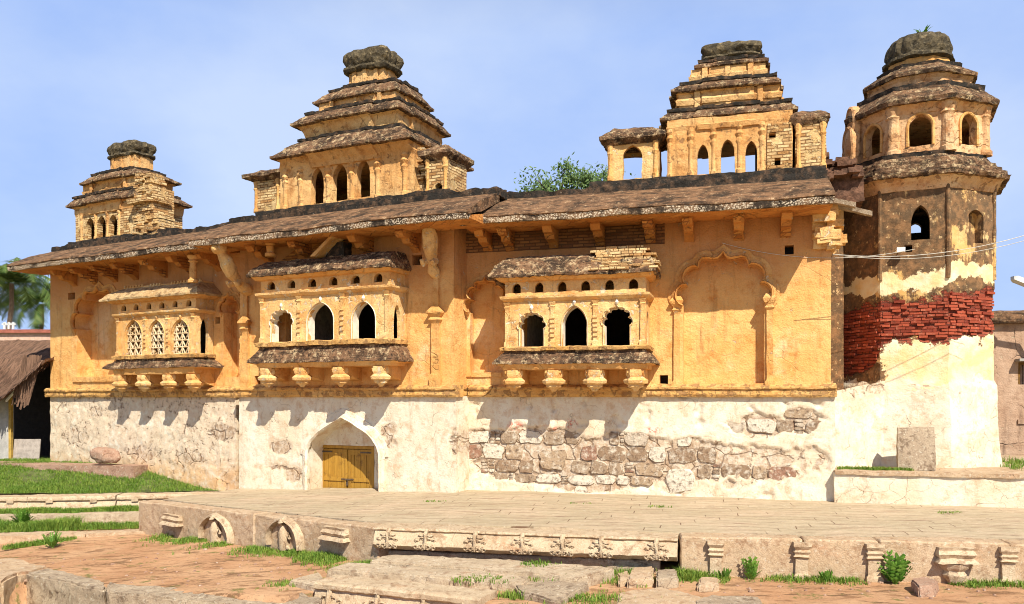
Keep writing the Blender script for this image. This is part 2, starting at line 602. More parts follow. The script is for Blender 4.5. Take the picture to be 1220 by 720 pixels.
def rubblemat():
    t = NT('bare_rubble_stone', .93, .15)
    rp = t.n('ShaderNodeValToRGB')
    rp.color_ramp.interpolation = 'CONSTANT'
    cols = ((0, (.28, .185, .115)), (.2, (.41, .29, .185)), (.42, (.66, .58, .46)), (.60, (.33, .235, .155)), (.86, (.30, .16, .105)), (.92, (.50, .41, .31)))
    rp.color_ramp.elements[0].color = (*cols[0][1], 1)
    rp.color_ramp.elements[1].position = cols[1][0]
    rp.color_ramp.elements[1].color = (*cols[1][1], 1)
    for p_, c_ in cols[2:]:
        e_ = rp.color_ramp.elements.new(p_)
        e_.color = (*c_, 1)
    t.l(t.n('ShaderNodeNewGeometry').outputs['Random Per Island'], rp.inputs[0])
    c = rp.outputs['Color']
    c = t.mix(t.ramp(t.noise(5, 9, .74), .48, .64, 0, .75), c, (.70, .63, .51))
    c = t.mix(t.ramp(t.noise(9, 9, .78), .50, .62, 0, .85), c, (.13, .085, .058))
    c = t.mix(t.ramp(t.noise(25, 6, .8), .52, .66, 0, .6), c, (.45, .34, .24))
    t.bump(t.noise(9, 9, .72), .06, .8)
    return t.col(c)
RUBBLE = rubblemat()

def towermat():
    t = NT('tower_stained_plaster', .93, .15)
    uv = t.n('ShaderNodeUVMap').outputs[0]
    c = t.mix(t.ramp(t.noise(1.2, 7, .65), .36, .66), (.60, .35, .12), (.70, .48, .23))
    s1 = t.math('ADD', t.ramp(t.noise(1.5, 9, .7), .3, .7), t.attr('stain'))
    s1 = t.math('ADD', s1, t.math('MULTIPLY', t.ramp(t.noise(1.0, 7, .7, t.scale((4, 4, .4))), .35, .68), .55))
    sm = t.ramp(s1, 1.02, 1.30)
    dk = t.mix(t.ramp(t.noise(5, 8, .7), .4, .65), (.085, .052, .032), (.24, .125, .06))
    c = t.mix(t.math('MULTIPLY', sm, .94), c, dk)
    c = t.mix(t.ramp(t.noise(7, 9, .75), .585, .64, 0, .9), c, (.62, .43, .22))
    c = t.mix(t.ramp(t.noise(17, 8, .75), .60, .68, 0, .7), c, (.14, .085, .05))
    pa = t.ramp(t.math('ADD', t.attr('pale'), t.math('MULTIPLY', t.math('SUBTRACT', t.noise(3.4, 9, .7), .5), 1.5)), .46, .52)
    pc = t.mix(t.ramp(t.noise(1.6, 6, .6), .38, .62), (.76, .55, .27), (.79, .68, .45))
    pc = t.mix(t.ramp(t.noise(9, 9, .72), .60, .70, 0, .7), pc, (.42, .27, .16))
    c = t.mix(pa, c, pc)
    wh = t.ramp(t.math('ADD', t.attr('white'), t.math('MULTIPLY', t.math('SUBTRACT', t.noise(3, 9, .7), .5), 1.6)), .46, .52)
    wcn = t.mix(t.ramp(t.noise(1.3, 7, .65), .40, .70), (.73, .67, .54), (.67, .53, .37))
    wcn = t.mix(t.ramp(t.noise(12, 9, .74), .62, .72, 0, .6), wcn, (.45, .30, .19))
    c = t.mix(wh, c, wcn)
    bk = t.brick(t.warp(.05, 4, uv), .30, .078, .012)
    pk = t.math('ADD', t.attr('brick'), t.math('MULTIPLY', t.math('SUBTRACT', t.noise(3.6, 9, .7), .5), 1.7))
    bmk = t.ramp(pk, .46, .52)
    bc = t.mix(bk.outputs['Color'], (.33, .075, .04), (.20, .045, .028))
    bc = t.mix(t.ramp(t.noise(8, 8, .7), .5, .68, 0, .7), bc, (.48, .17, .10))
    bc = t.mix(t.ramp(t.noise(5, 7, .7), .60, .70, 0, .8), bc, (.16, .06, .04))
    bc = t.mix(t.math('MULTIPLY', bk.outputs['Fac'], .85), bc, (.10, .04, .028))
    c = t.mix(bmk, c, bc)
    t.bump(t.math('MULTIPLY', t.math('SUBTRACT', t.math('ADD', 1.0, t.math('MULTIPLY', t.noise(10, 6), .8)), bk.outputs['Fac']), bmk), .05, .9)
    h = t.math('ADD', t.noise(4, 9, .65), t.math('MULTIPLY', t.noise(24, 6, .65), .35))
    h = t.math('SUBTRACT', h, t.math('MULTIPLY', sm, .1))
    t.bump(h, .06, .6)
    return t.col(c)
TOWER = towermat()

def stone(name, a, b, d, lich=(.62, .56, .44), soil=(.45, .22, .11), soilf=.6, dist=.05):
    t = NT(name, .92, .2)
    c = t.mix(t.ramp(t.noise(1.1, 7, .62), .36, .66), a, b)
    c = t.mix(t.ramp(t.noise(4.5, 9, .76), .48, .64, 0, .9), c, d)
    c = t.mix(t.ramp(t.noise(11, 9, .78), .54, .64, 0, .7), c, lich)
    c = t.mix(t.ramp(t.noise(2.1, 7, .7), .55, .75, 0, soilf), c, soil)
    c = t.mix(t.ramp(t.noise(34, 6, .8), .50, .64, 0, .7), c, d)
    ck = t.math('MULTIPLY', t.ramp(t.vor(1.3, 'DISTANCE_TO_EDGE', t.warp(.7, 1.6)), 0, .014, 1, 0), t.ramp(t.noise(.8, 3), .54, .62))
    c = t.mix(t.math('MULTIPLY', ck, .7), c, (.09, .05, .035))
    t.bump(t.math('ADD', t.noise(6, 9, .68), t.math('MULTIPLY', t.noise(45, 4, .7), .35)), dist, .7)
    return t.col(c)
GRANITE = stone('granite_blocks', (.46, .325, .20), (.54, .40, .265), (.31, .185, .105))
CARVEDSTONE = stone('carved_pale_stone', (.49, .365, .235), (.57, .45, .305), (.30, .19, .11), lich=(.62, .52, .37))
TANROOF = stone('tan_roof_plaster', (.46, .29, .13), (.56, .39, .20), (.20, .115, .055), lich=(.66, .52, .33), soil=(.10, .065, .04), soilf=.8)
GRANITE_DARK = stone('rough_grey_granite', (.36, .27, .185), (.46, .36, .25), (.15, .10, .065), soilf=.2)
REDSTONE = stone('reddish_boulder', (.36, .22, .15), (.42, .27, .19), (.22, .12, .08))
STEPSTONE = stone('worn_step_stone', (.45, .345, .23), (.54, .43, .30), (.27, .18, .115))

def pavemat():
    t = NT('paving_slabs', .9, .2)
    mp = t.n('ShaderNodeMapping')
    t.l(t.warp(.16, .9), mp.inputs['Vector'])
    mp.inputs['Rotation'].default_value = (0, 0, radians(11))
    sp = t.n('ShaderNodeSeparateXYZ')                     # every row of slabs starts somewhere else
    t.l(mp.outputs[0], sp.inputs[0])
    wn_ = t.n('ShaderNodeTexWhiteNoise', noise_dimensions='1D')
    t.l(t.math('FLOOR', t.math('DIVIDE', sp.outputs[1], .40)), wn_.inputs['W'])
    cb = t.n('ShaderNodeCombineXYZ')
    t.l(t.math('ADD', t.math('MULTIPLY', sp.outputs[0], 1.0), t.math('MULTIPLY', wn_.outputs['Value'], 2.3)), cb.inputs[0])
    t.l(sp.outputs[1], cb.inputs[1])
    bk = t.brick(cb.outputs[0], 2.3, .40, .011, (.25, .25, .25), (.8, .8, .8))
    c = t.mix(bk.outputs['Color'], (.40, .315, .20), (.47, .38, .255))
    c = t.mix(t.ramp(t.noise(.5, 7, .65), .42, .68, 0, .7), c, (.55, .41, .28))
    c = t.mix(t.ramp(t.noise(1.1, 9, .74, t.scale((.7, 3.4, 1))), .50, .68, 0, .85), c, (.30, .20, .13))
    c = t.mix(t.ramp(t.noise(4, 9, .78, t.scale((.6, 2.2, 1))), .52, .64, 0, .7), c, (.24, .165, .11))
    c = t.mix(t.ramp(t.noise(8, 9, .78), .54, .66, 0, .7), c, (.58, .50, .38))
    c = t.mix(t.math('MULTIPLY', bk.outputs['Fac'], t.ramp(t.noise(1.3, 5), .38, .54, .05, 1)), c, (.17, .10, .06))
    h = t.math('SUBTRACT', t.math('ADD', t.noise(5, 9, .65), t.math('MULTIPLY', t.noise(30, 5, .7), .3)), t.math('MULTIPLY', bk.outputs['Fac'], .5))
    h = t.math('ADD', h, t.math('MULTIPLY', bk.outputs['Color'], .25))
    t.bump(h, .05, .7)
    return t.col(c)
PAVE = pavemat()

def soilmat():
    t = NT('laterite_soil', .97, .1)
    c = t.mix(t.ramp(t.noise(.7, 7, .65), .36, .66), (.49, .265, .14), (.57, .345, .195))
    c = t.mix(t.ramp(t.noise(2.4, 9, .72, t.scale((.7, 1.8, 1))), .50, .64, 0, .85), c, (.27, .14, .07))
    c = t.mix(t.ramp(t.noise(17, 8, .8), .55, .64, 0, .75), c, (.20, .115, .065))
    c = t.mix(t.ramp(t.noise(1.5, 9, .78, t.scale((.55, 1.7, 1))), .545, .60, 0, .85), c, (.17, .095, .05))
    c = t.mix(t.ramp(t.noise(1.9, 9, .78), .565, .62, 0, .8), c, (.15, .16, .045))
    t.bump(t.math('ADD', t.noise(4, 9, .7), t.math('MULTIPLY', t.noise(50, 5, .75), .4)), .06, .8)
    return t.col(c)
SOIL = soilmat()

def leafmat(name, a, b, trans=.25):
    t = NT(name, .6, .3)
    g = t.n('ShaderNodeNewGeometry').outputs['Random Per Island']
    c = t.mix(g, a, b)
    c = t.mix(t.ramp(t.noise(1.3, 5), .35, .7, 0, .6), c, a)
    t.col(c)
    tr = t.n('ShaderNodeBsdfTranslucent')
    t.t.links.new(c, tr.inputs['Color'])
    mx = t.n('ShaderNodeMixShader')
    mx.inputs[0].default_value = trans
    t.t.links.new(t.b.outputs[0], mx.inputs[1])
    t.t.links.new(tr.outputs[0], mx.inputs[2])
    t.t.links.new(mx.outputs[0], t.t.nodes['Material Output'].inputs['Surface'])
    return t.m
GRASS = leafmat('grass_blades', (.09, .20, .02), (.29, .36, .06))
LEAF = leafmat('tree_leaves', (.07, .13, .035), (.20, .27, .09))
PALM = leafmat('palm_leaves', (.045, .10, .02), (.17, .22, .05))
WEED = leafmat('weed_leaves', (.08, .20, .02), (.19, .34, .05))

def flat(name, col, var=.25, rough=.85, sc=5, bd=.01, metal=0.0):
    t = NT(name, rough, .25)
    t.b.inputs['Metallic'].default_value = metal
    d = tuple(x * (1 - var) for x in col)
    l_ = tuple(min(.9, x * (1 + var)) for x in col)
    c = t.mix(t.ramp(t.noise(sc, 8, .7), .35, .65), d, l_)
    c = t.mix(t.ramp(t.noise(sc * 5, 6, .7), .58, .7, 0, .6), c, tuple(x * .5 for x in col))
    t.bump(t.noise(sc * 4, 6, .7), bd, .6)
    return t.col(c)
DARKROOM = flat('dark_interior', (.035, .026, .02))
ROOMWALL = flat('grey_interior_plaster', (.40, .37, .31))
LIMEJAMB = flat('white_window_reveal', (.76, .70, .58), .12)
BARK = flat('bark', (.16, .11, .07), .35, sc=9, bd=.04)
METAL = flat('rusty_iron', (.10, .07, .05), .4, .6, 14)
WIRE = flat('pale_cable', (.55, .50, .42), .1, .6)
LAMPM = flat('white_enamel', (.72, .72, .70), .06, .4)
BOARD = flat('grey_stone_board', (.34, .29, .25), .2)
GREYWALL = flat('grey_cement', (.38, .36, .33), .2, sc=2)
BROWNWALL = plaster('pinkish_old_plaster', (.42, .27, .18), (.50, .35, .25), (.30, .18, .115), stain=(.13, .085, .06), st=.8)
PINK = flat('pink_parapet', (.55, .36, .27), .15)
WHITEPAINT = flat('white_paint', (.75, .74, .70), .08)

def thatchmat():
    t = NT('palm_thatch', .95, .1)
    sc = t.scale((14, 1.4, 1.4))
    c = t.mix(t.ramp(t.noise(1, 8, .75, sc), .35, .65), (.085, .05, .034), (.25, .145, .095))
    c = t.mix(t.ramp(t.noise(1.4, 8, .7), .56, .72, 0, .8), c, (.09, .065, .05))
    t.bump(t.noise(1, 8, .8, sc), .06, 1)
    return t.col(c)
THATCH = thatchmat()

def woodmat():
    t = NT('mustard_painted_wood', .6, .3)
    sc = t.scale((9, 9, .8))
    c = t.mix(t.ramp(t.noise(1.5, 8, .7, sc), .35, .68), (.33, .17, .022), (.43, .235, .035))
    c = t.mix(t.ramp(t.noise(3, 9, .78), .52, .66, 0, .8), c, (.17, .085, .02))
    t.bump(t.noise(2, 8, .75, sc), .01, .7)
    return t.col(c)
WOOD = woodmat()
WOODDARK = flat('dark_door_frame', (.17, .085, .02), .3, sc=8)

# ------------------------------------------------------------------ levels of the ground
def zp(x):                                               # top of the stone platform
    return -.035 * max(0.0, -1.4 - x)
def zg(x):                                               # red soil in front of it
    return -.72 - .05 * max(0.0, -1.4 - x)

# ------------------------------------------------------------------ the palace
palace = thing('palace', C.w(0, 1.5, 0), 'long ochre stone palace with whitewashed base, three bay windows and stepped roof turrets', 'palace')
WALLR = (.012, 1.1, .005, 6)
EROD = (.035, 2.2, .022, 8)
SOFT = (.014, 2.5, .008, 9)
ZTOP = 7.75

def pts(fr, lst, off=0.0):
    return [fr.p(a, b, off) for a, b in lst]

def rect(x0, x1, z0, z1):
    return [(x0, z0), (x1, z0), (x1, z1), (x0, z1)]

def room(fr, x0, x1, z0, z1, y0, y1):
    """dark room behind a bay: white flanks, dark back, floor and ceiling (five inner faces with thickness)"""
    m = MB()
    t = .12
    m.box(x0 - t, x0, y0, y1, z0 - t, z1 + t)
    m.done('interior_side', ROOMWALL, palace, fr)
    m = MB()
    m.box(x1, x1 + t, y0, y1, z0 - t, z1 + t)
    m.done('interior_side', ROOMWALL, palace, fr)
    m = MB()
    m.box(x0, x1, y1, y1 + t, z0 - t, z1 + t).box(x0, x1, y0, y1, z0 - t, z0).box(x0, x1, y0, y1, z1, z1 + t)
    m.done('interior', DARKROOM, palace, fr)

# --- bay windows --------------------------------------------------------------
def bay(fr, out, xl, xr, zs, ro, so, wins, kind, brs, nholes, lattice=False, broken=None):
    """zs: z of soffit, skirt bottom, skirt top, sill top, band bottom, band top, roof lip, roof top"""
    zsof, zk0, zk1, zsill, zb0, zb1, zr0, zr1 = zs
    yf = -out
    body = MB()
    holes = [arch(a, b, zsill, zsill + (t_ - zsill) * .52, t_, k, 3, 5) for (a, b, t_), k in zip(wins, kind)]
    hh = []
    fz0, fz1 = zb1 + .06, zr0 - .12
    for i in range(nholes):
        cx = xl + (xr - xl) * (i + .5) / nholes
        w = (xr - xl) / nholes * .19
        hh.append(arch(cx - w, cx + w, fz0 + .02, (fz0 + fz1) / 2, fz1 + .0, 'pointed', 3, 2))
    body.panel(rect(xl, xr, zk1 - .02, zr0 + .12), holes + hh, yf, yf + .14, .11)
    # flanks with a slim arched opening each
    d0, d1 = -yf * .30, -yf * .70
    for sx, sg in ((xl, 1), (xr, -1)):
        hole = arch(-yf * .30, -yf * .72, zsill, zsill + (wins[0][2] - zsill) * .6, wins[0][2], 'pointed', 3, 4)
        body.panel(rect(.0, -yf - .002, zk1 - .02, zr0 + .12), [hole], 0, 1, .14,
                   tf=lambda a, y, z, sx=sx, sg=sg: (sx + sg * .12 * y, -a, z))
    b = body.done('bay_window', CARVED, palace, fr, rough=SOFT)
    # soffit slab and back fill under the window
    m = MB()
    m.rings([(xl - .06, xr + .06, yf - .08, .02, zsof), (xl - .08, xr + .08, yf - .12, .02, zk0 - .03), (xl - so + .05, xr + so * .8 - .05, yf - .16, .02, zk0 + .02)])
    m.box(xl + .1, xr - .1, yf + .12, .02, zk0, zk1 - .03)
    m.done('bay_floor', OCHRE, b, fr, .14, SOFT)
    # skirt roof
    m = MB()
    m.rings([(xl - so, xr + so * .8, yf - .20, .02, zk0 + .02), (xl - so + .01, xr + so * .8 - .01, yf - .19, .02, zk0 + .08), (xl - .02, xr + .02, yf - .04, .02, zk1 - .05), (xl - .02, xr + .02, yf - .04, .02, zk1)])
    m.done('skirt_roof', BAYROOF, b, fr, .055, (.028, 2.5, .028, 10))
    m = MB()
    m.rings([(xl - .1, xr + .1, yf - .14, .02, zk1 - .01), (xl - .12, xr + .12, yf - .16, .02, zsill - .03), (xl - .05, xr + .05, yf - .08, .02, zsill)])
    m.done('window_sill', STRING, b, fr, .09, (.02, 3, .014, 9))
    # band above the windows, frieze dentils, cornice
    m = MB()
    m.rings([(xl - .03, xr + .03, yf - .03, .02, zb0), (xl - .12, xr + .12, yf - .12, .02, (zb0 + zb1) / 2), (xl - .13, xr + .13, yf - .13, .02, zb1 - .02), (xl - .04, xr + .04, yf - .04, .02, zb1)])
    m.done('moulded_band', CARVED, b, fr, .1, SOFT)
    m = MB()
    m.rings([(xl - .03, xr + .03, yf - .03, .02, fz1 + .03), (xl - .12, xr + .12, yf - .12, .02, zr0 - .08), (xl - ro + .08, xr + ro * .75 - .06, yf - .24, .02, zr0 + .02)])
    m.done('bay_cornice', OCHRE, b, fr, .1, SOFT)
    # roof
    m = MB()
    zm = zr0 + (zr1 - zr0) * .55
    m.rings([(xl - ro, xr + ro * .75, yf - .31, .02, zr0), (xl - ro - .01, xr + ro * .75 + .01, yf - .32, .02, zr0 + .06), (xl - ro * .65, xr + ro * .45, yf - .16, .02, zm), (xl - .02, xr + .02, yf + .18, .02, zr1 - .03), (xl, xr, yf + .22, .02, zr1)])
    m.done('bay_roof', BAYROOF if not lattice else TANROOF, b, fr, .055, (.028, 2.5, .028, 10) if not lattice else (.03, 2, .02, 8))
    if broken:                                           # bare brick courses where the roof slabs have gone
        m = MB()
        x0, x1 = broken
        rnd = random.Random(3)
        k = 0
        z = zr0 + .08
        while z < zr1 + .12:
            u = (z - zr0) / (zr1 - zr0)
            x = x0 + rnd.uniform(-.1, .1)
            while x < x1 - u * .35:
                w = rnd.uniform(.18, .34)
                m.box(x, x + w - .02, yf - .38 + u * .42 + rnd.uniform(-.05, .05), yf + .4, z, z + .062)
                x += w
            z += .075
        m.done('exposed_brickwork', BRICKY, b, fr, .12, (.012, 4, .008, 12))
    if lattice:                                          # small teeth along the ridge
        m = MB()
        k = 26
        for i in range(k):
            if i in (7, 8, 13, 14, 15): continue
            x = xl + (xr - xl) * (i + .5) / k
            m.box(x - .035, x + .035, yf + .22, yf + .34, zr1 - .04, zr1 + .10)
        m.box(xl, xr, yf + .24, .02, zr1 - .02, zr1 + .05)
        m.done('ridge_teeth', CARVED, b, fr, .1, (.01, 4, .006, 10))
    # little pilasters between the windows
    edges = [xl + .06] + [(wins[i][1] + wins[i + 1][0]) / 2 for i in range(len(wins) - 1)] + [xr - .07]
    for i, x in enumerate(edges):
        m = MB()
        w = .075
        m.rings([(x - w, x + w, yf - .075, yf + .03, zsill), (x - w, x + w, yf - .075, yf + .03, zsill + .12), (x - w * .7, x + w * .7, yf - .05, yf + .03, zsill + .15),
                 (x - w * .7, x + w * .7, yf - .05, yf + .03, zb0 - .2), (x - w, x + w, yf - .08, yf + .03, zb0 - .15), (x - w * .7, x + w * .7, yf - .055, yf + .03, zb0 - .11), (x - w * 1.2, x + w * 1.2, yf - .1, yf + .03, zb0 - .02)])
        n = 5
        if 0 < i < len(edges) - 1:
            for q in range(n):
                z = zsill + .25 + (zb0 - zsill - .6) * q / n
                m.box(x - .06, x + .06, yf - .085, yf - .03, z, z + (zb0 - zsill - .6) / n * .55)
        m.done('pilaster', CARVED, b, fr, .1, (.010, 4, .006, 12))
    # mouldings round the windows and small finials over them
    for h, (a, bb, tp) in zip(holes, wins):
        m = MB()
        m.band(arch_line(h), .055, yf - .04, yf + .01)
        cx = (a + bb) / 2
        m.lathe([(.0, tp + .04), (.03, tp + .06), (.05, tp + .11), (.03, tp + .16), (.005, tp + .2)], cx, yf - .01, 8)
        m.done('window_frame', LIMEJAMB if not lattice else CARVED, b, fr, rough=(.008, 4, .004, 12))
    # corbels with lotus pendants
    for x in brs:
        m = MB()
        w = .21
        prof = [(.02, zsof + .02), (-out - .04, zsof + .02), (-out - .06, zsof - .10), (-out + .02, zsof - .18), (-out * .60, zsof - .28), (-out * .3, zsof - .34), (.02, zsof - .40)]
        m.profile(prof, x - w, x + w)
        m.done('corbel', OCHRE, b, fr, .08, (.014, 4, .01, 10))
        m = MB()
        pr = [(.05, zsof - .58), (.10, zsof - .51), (.19, zsof - .46), (.18, zsof - .41), (.27, zsof - .37), (.29, zsof - .30), (.24, zsof - .25), (.20, zsof - .22), (.24, zsof - .14), (.22, zsof - .02)]
        rs = []
        for r_, z in pr:
            rs.append([(x + r_ * (1 + .10 * cos(6 * 2 * pi * k / 24)) * cos(2 * pi * k / 24), -out + .08 + r_ * (1 + .10 * cos(6 * 2 * pi * k / 24)) * .95 * sin(2 * pi * k / 24), z) for k in range(24)])
        m.loft(rs)
        m.done('lotus_pendant', CARVED, b, fr, rough=(.012, 5, .008, 14))
    # pierced screens
    if lattice:
        for (a, bb, tp) in wins:
            h = arch(a, bb, zsill, zsill + (tp - zsill) * .52, tp, 'pointed', 3, 5)
            m = MB()
            nx, nz = 3, 5
            sw, sh = (bb - a) / nx, (tp - zsill) / nz
            def bar(p, q, r=.026):
                c1, c2 = Vector(p), Vector(q)
                k = 4
                run = []
                for i in range(k):
                    u0, u1 = c1.lerp(c2, i / k), c1.lerp(c2, (i + 1) / k)
                    mid = (u0 + u1) / 2
                    if inside((mid.x, mid.y), h):
                        m.tube([(u0.x, yf + .07, u0.y), (u1.x, yf + .07, u1.y)], r, 4)
            for j in range(nz + 1):
                z = zsill + sh * j
                bar((a, z), (bb, z))
                if j < nz:
                    for i in range(nx):
                        x = a + sw * i
                        bar((x, z), (x + sw / 2, z + sh))
                        bar((x + sw, z), (x + sw / 2, z + sh))
                        bar((x + sw / 2, z), (x + sw / 2, z + sh), .018)
            m.done('pierced_screen', PALE, b, fr, rough=(.006, 5, .004, 12))
    return b

# --- right wing ---------------------------------------------------------------
def zz(fr, py, off, px): return fr.z(px, py, off)
xR0, xR1 = R.x(543) - .3, R.x(990)
outR = 1.0
bR = lambda px, py: R.p(px, py, outR)
bwin = [(bR(620, 0)[0], bR(647, 0)[0], bR(634, 372)[1]), (bR(670, 0)[0], bR(699, 0)[0], bR(685, 365)[1]), (bR(720, 0)[0], bR(750, 0)[0], bR(735, 365)[1])]
brx0, brx1 = bR(602, 0)[0], bR(769, 0)[0]
zsR = (R.z(690, 440, outR), R.z(690, 434, outR + .2), R.z(690, 417, outR), R.z(690, 412.5, outR), R.z(690, 357.5, outR), R.z(690, 350.5, outR), R.z(690, 327, outR + .3), R.z(690, 303, outR - .2))
roomR = (brx0 + .25, brx1 - .15, zsR[2], zsR[4] + .2)

nichR2 = arch(R.x(814), R.x(910.5), R.z(860, 457), R.z(860, 362), R.z(861, 302), 'cusp', 3, 8)
nichR1 = arch(R.x(560), R.x(600), R.z(577, 444), R.z(577, 372), R.z(579, 332), 'cusp', 3, 8)
hole1 = rect(R.x(935), R.x(946), R.z(940, 303), R.z(940, 292))
hole2 = rect(R.x(786), R.x(796), R.z(790, 459), R.z(790, 447))

def ringwall(name, fr, x0, x1, z0, z1, holes, thick, mat, grid=.16, rough=WALLR):
    m = MB()
    m.panel(rect(x0, x1, z0, z1), holes, 0, thick, grid)
    return m.done(name, mat, palace, fr, rough=rough)

Z2 = 2.86
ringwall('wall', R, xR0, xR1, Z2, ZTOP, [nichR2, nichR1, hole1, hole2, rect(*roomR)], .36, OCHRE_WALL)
def niche_back(fr, x0, x1, z0, z1, y):
    m = MB()
    m.panel(rect(x0 - .15, x1 + .15, z0 - .1, z1 + .1), [], y, y + .1, .2)
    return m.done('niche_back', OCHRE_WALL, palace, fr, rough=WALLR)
niche_back(R, R.x(814), R.x(910.5), R.z(860, 457), R.z(861, 302), .30)
niche_back(R, R.x(560), R.x(600), R.z(577, 444), R.z(579, 332), .34)
m = MB()
m.box(R.x(930), R.x(950), .37, .45, R.z(940, 305), R.z(940, 290))
m.done('putlog_hole', DARKROOM, palace, R)
m = MB()
m.box(R.x(782), R.x(800), .37, .45, R.z(790, 462), R.z(790, 445))
m.done('putlog_hole', DARKROOM, palace, R)
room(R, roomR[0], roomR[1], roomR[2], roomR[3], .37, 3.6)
bay(R, outR, brx0, brx1, zsR, .38, .34, bwin, ['cusp', 'pointed', 'cusp'], [bR(p_, 0)[0] for p_ in (611, 659, 708, 757)], 6, broken=(bR(706, 0)[0], bR(784, 0)[0]))

def niche_frame(fr, pl, colx, zc, zb, w=.13, depth=.14):
    m = MB()
    m.band(arch_line(pl)[1:-1], w, -depth, .02)
    m.band(arch_line(pl)[1:-1], w * .42, -depth * 1.5, .02)
    m.band(arch_line(pl)[1:-1], w * 1.7, -depth * .5, .02)
    f = m.done('niche_arch', OCHRE, palace, fr, .12, (.012, 2, .006, 9))
    for x in colx:
        m = MB()
        ww = .10
        m.rings([(x - ww * 1.3, x + ww * 1.3, -.11, .02, zb), (x - ww * 1.3, x + ww * 1.3, -.11, .02, zb + .16), (x - ww * .8, x + ww * .8, -.075, .02, zb + .22), (x - ww * .8, x + ww * .8, -.075, .02, zc - .3),
                 (x - ww * 1.2, x + ww * 1.2, -.12, .02, zc - .24), (x - ww * .8, x + ww * .8, -.09, .02, zc - .17), (x - ww * 1.5, x + ww * 1.5, -.16, .02, zc - .06), (x - ww * 1.7, x + ww * 1.7, -.17, .02, zc), (x - ww, x + ww, -.08, .02, zc + .12)])
        m.done('colonnette', OCHRE, palace, fr, .12, (.012, 3, .007, 10))
niche_frame(R, nichR2, [R.x(806.5), R.x(917)], R.z(806, 359), R.z(806, 463))
niche_frame(R, nichR1, [], 0, 0, .10)
m = MB()                                                 # niche sills
m.box(R.x(800), R.x(923), -.06, .34, R.z(860, 463), R.z(860, 457.5))
m.done('niche_sill', OCHRE, palace, R, .14, SOFT)
m = MB()
m.box(R.x(553), R.x(598), -.05, .34, R.z(577, 449), R.z(577, 444))
m.done('niche_sill', OCHRE, palace, R, .14, SOFT)

# --- centre block ------------------------------------------------------------
xC0, xC1 = C.x(286), C.x(541)
outC = .80
bC = lambda px, py: C.p(px, py, outC)
cwin = [(bC(324, 0)[0], bC(347, 0)[0], bC(336, 369)[1]), (bC(367, 0)[0], bC(397, 0)[0], bC(382, 361)[1]), (bC(420, 0)[0], bC(447, 0)[0], bC(434, 360)[1])]
bcx0, bcx1 = bC(311, 0)[0], bC(464, 0)[0]
zsC = (C.z(390, 437, outC), C.z(390, 432, outC + .2), C.z(390, 411, outC), C.z(390, 405.5, outC), C.z(390, 350.5, outC), C.z(390, 344, outC), C.z(390, 323, outC + .3), C.z(390, 306, outC - .2))
roomC = (bcx0 + .25, bcx1 - .15, zsC[2], zsC[4] + .2)
holeC = rect(C.x(491), C.x(503), C.z(497, 316), C.z(497, 304))
holeC2 = rect(C.x(303), C.x(310), C.z(306, 458), C.z(306, 448))
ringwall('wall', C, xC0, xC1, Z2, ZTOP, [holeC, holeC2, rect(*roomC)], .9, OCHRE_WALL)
m = MB()
m.box(C.x(486), C.x(508), .5, .6, C.z(497, 320), C.z(497, 300))
m.done('putlog_hole', DARKROOM, palace, C)
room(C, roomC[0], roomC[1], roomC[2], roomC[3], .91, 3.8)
bay(C, outC, bcx0, bcx1, zsC, .28, .36, cwin, ['cusp', 'pointed', 'pointed'], [bC(p_, 0)[0] for p_ in (317, 358, 404, 452)], 6)

def pilaster(fr, px, w, z0, zc, z1, out=.09):
    m = MB()
    x = fr.x(px)
    m.rings([(x - w, x + w, -out * 1.4, .02, z0), (x - w, x + w, -out * 1.4, .02, z0 + .3), (x - w * .8, x + w * .8, -out, .02, z0 + .36), (x - w * .8, x + w * .8, -out, .02, zc - .3),
             (x - w * 1.15, x + w * 1.15, -out * 1.7, .02, zc - .22), (x - w * .8, x + w * .8, -out * 1.2, .02, zc - .14), (x - w * 1.4, x + w * 1.4, -out * 2.2, .02, zc - .04), (x - w * 1.4, x + w * 1.4, -out * 2.2, .02, zc),
             (x - w * .6, x + w * .6, -out * 1.2, .02, zc + .16), (x - w * .45, x + w * .45, -out * .8, .02, z1)])
    m.done('wall_pilaster', OCHRE, palace, fr, .12, (.016, 2.5, .01, 9))
pilaster(C, 294, .15, 2.92, C.z(294, 384), C.z(294, 345))
pilaster(C, 520.5, .17, 2.92, C.z(520, 372), C.z(520, 332))

# carved beast brackets under the eave
def beast(fr, pth, rad, head):
    m = MB()
    m.tube([fr_p for fr_p in pth], rad, 12)
    hp = Vector(head)
    m.tube([hp + Vector((0, .16, -.10)), hp + Vector((0, .05, .0)), hp + Vector((0, -.10, .02)), hp + Vector((0, -.24, -.06)), hp + Vector((0, -.30, -.10))], [.10, .19, .20, .13, .06], 12)
    for s_ in (-1, 1):
        m.tube([hp + Vector((s_ * .13, .06, .10)), hp + Vector((s_ * .17, .10, .20)), hp + Vector((s_ * .15, .14, .25))], [.05, .045, .015], 8)
        m.tube([hp + Vector((s_ * .11, -.10, .06)), hp + Vector((s_ * .14, -.13, .09))], [.05, .02], 8)
        a = Vector(pth[2])
        m.tube([a + Vector((s_ * .12, .0, .0)), a + Vector((s_ * .15, -.22, -.12)), a + Vector((s_ * .14, -.30, -.02))], [.10, .075, .05], 8)
    return m.done('beast_bracket', CARVED, palace, fr, .06, (.035, 3.5, .02, 9), angle=60)
xb = C.x(296)
zb_ = C.z(296, 345)
beast(C, [(xb, .05, zb_ - .05), (xb, -.20, zb_ + .02), (xb, -.45, zb_ + .18), (xb, -.72, zb_ + .42), (xb, -.95, zb_ + .72), (xb - .02, -1.12, zb_ + 1.0)], [.17, .20, .14, .19, .21, .13], (xb - .02, -1.15, zb_ + 1.08))
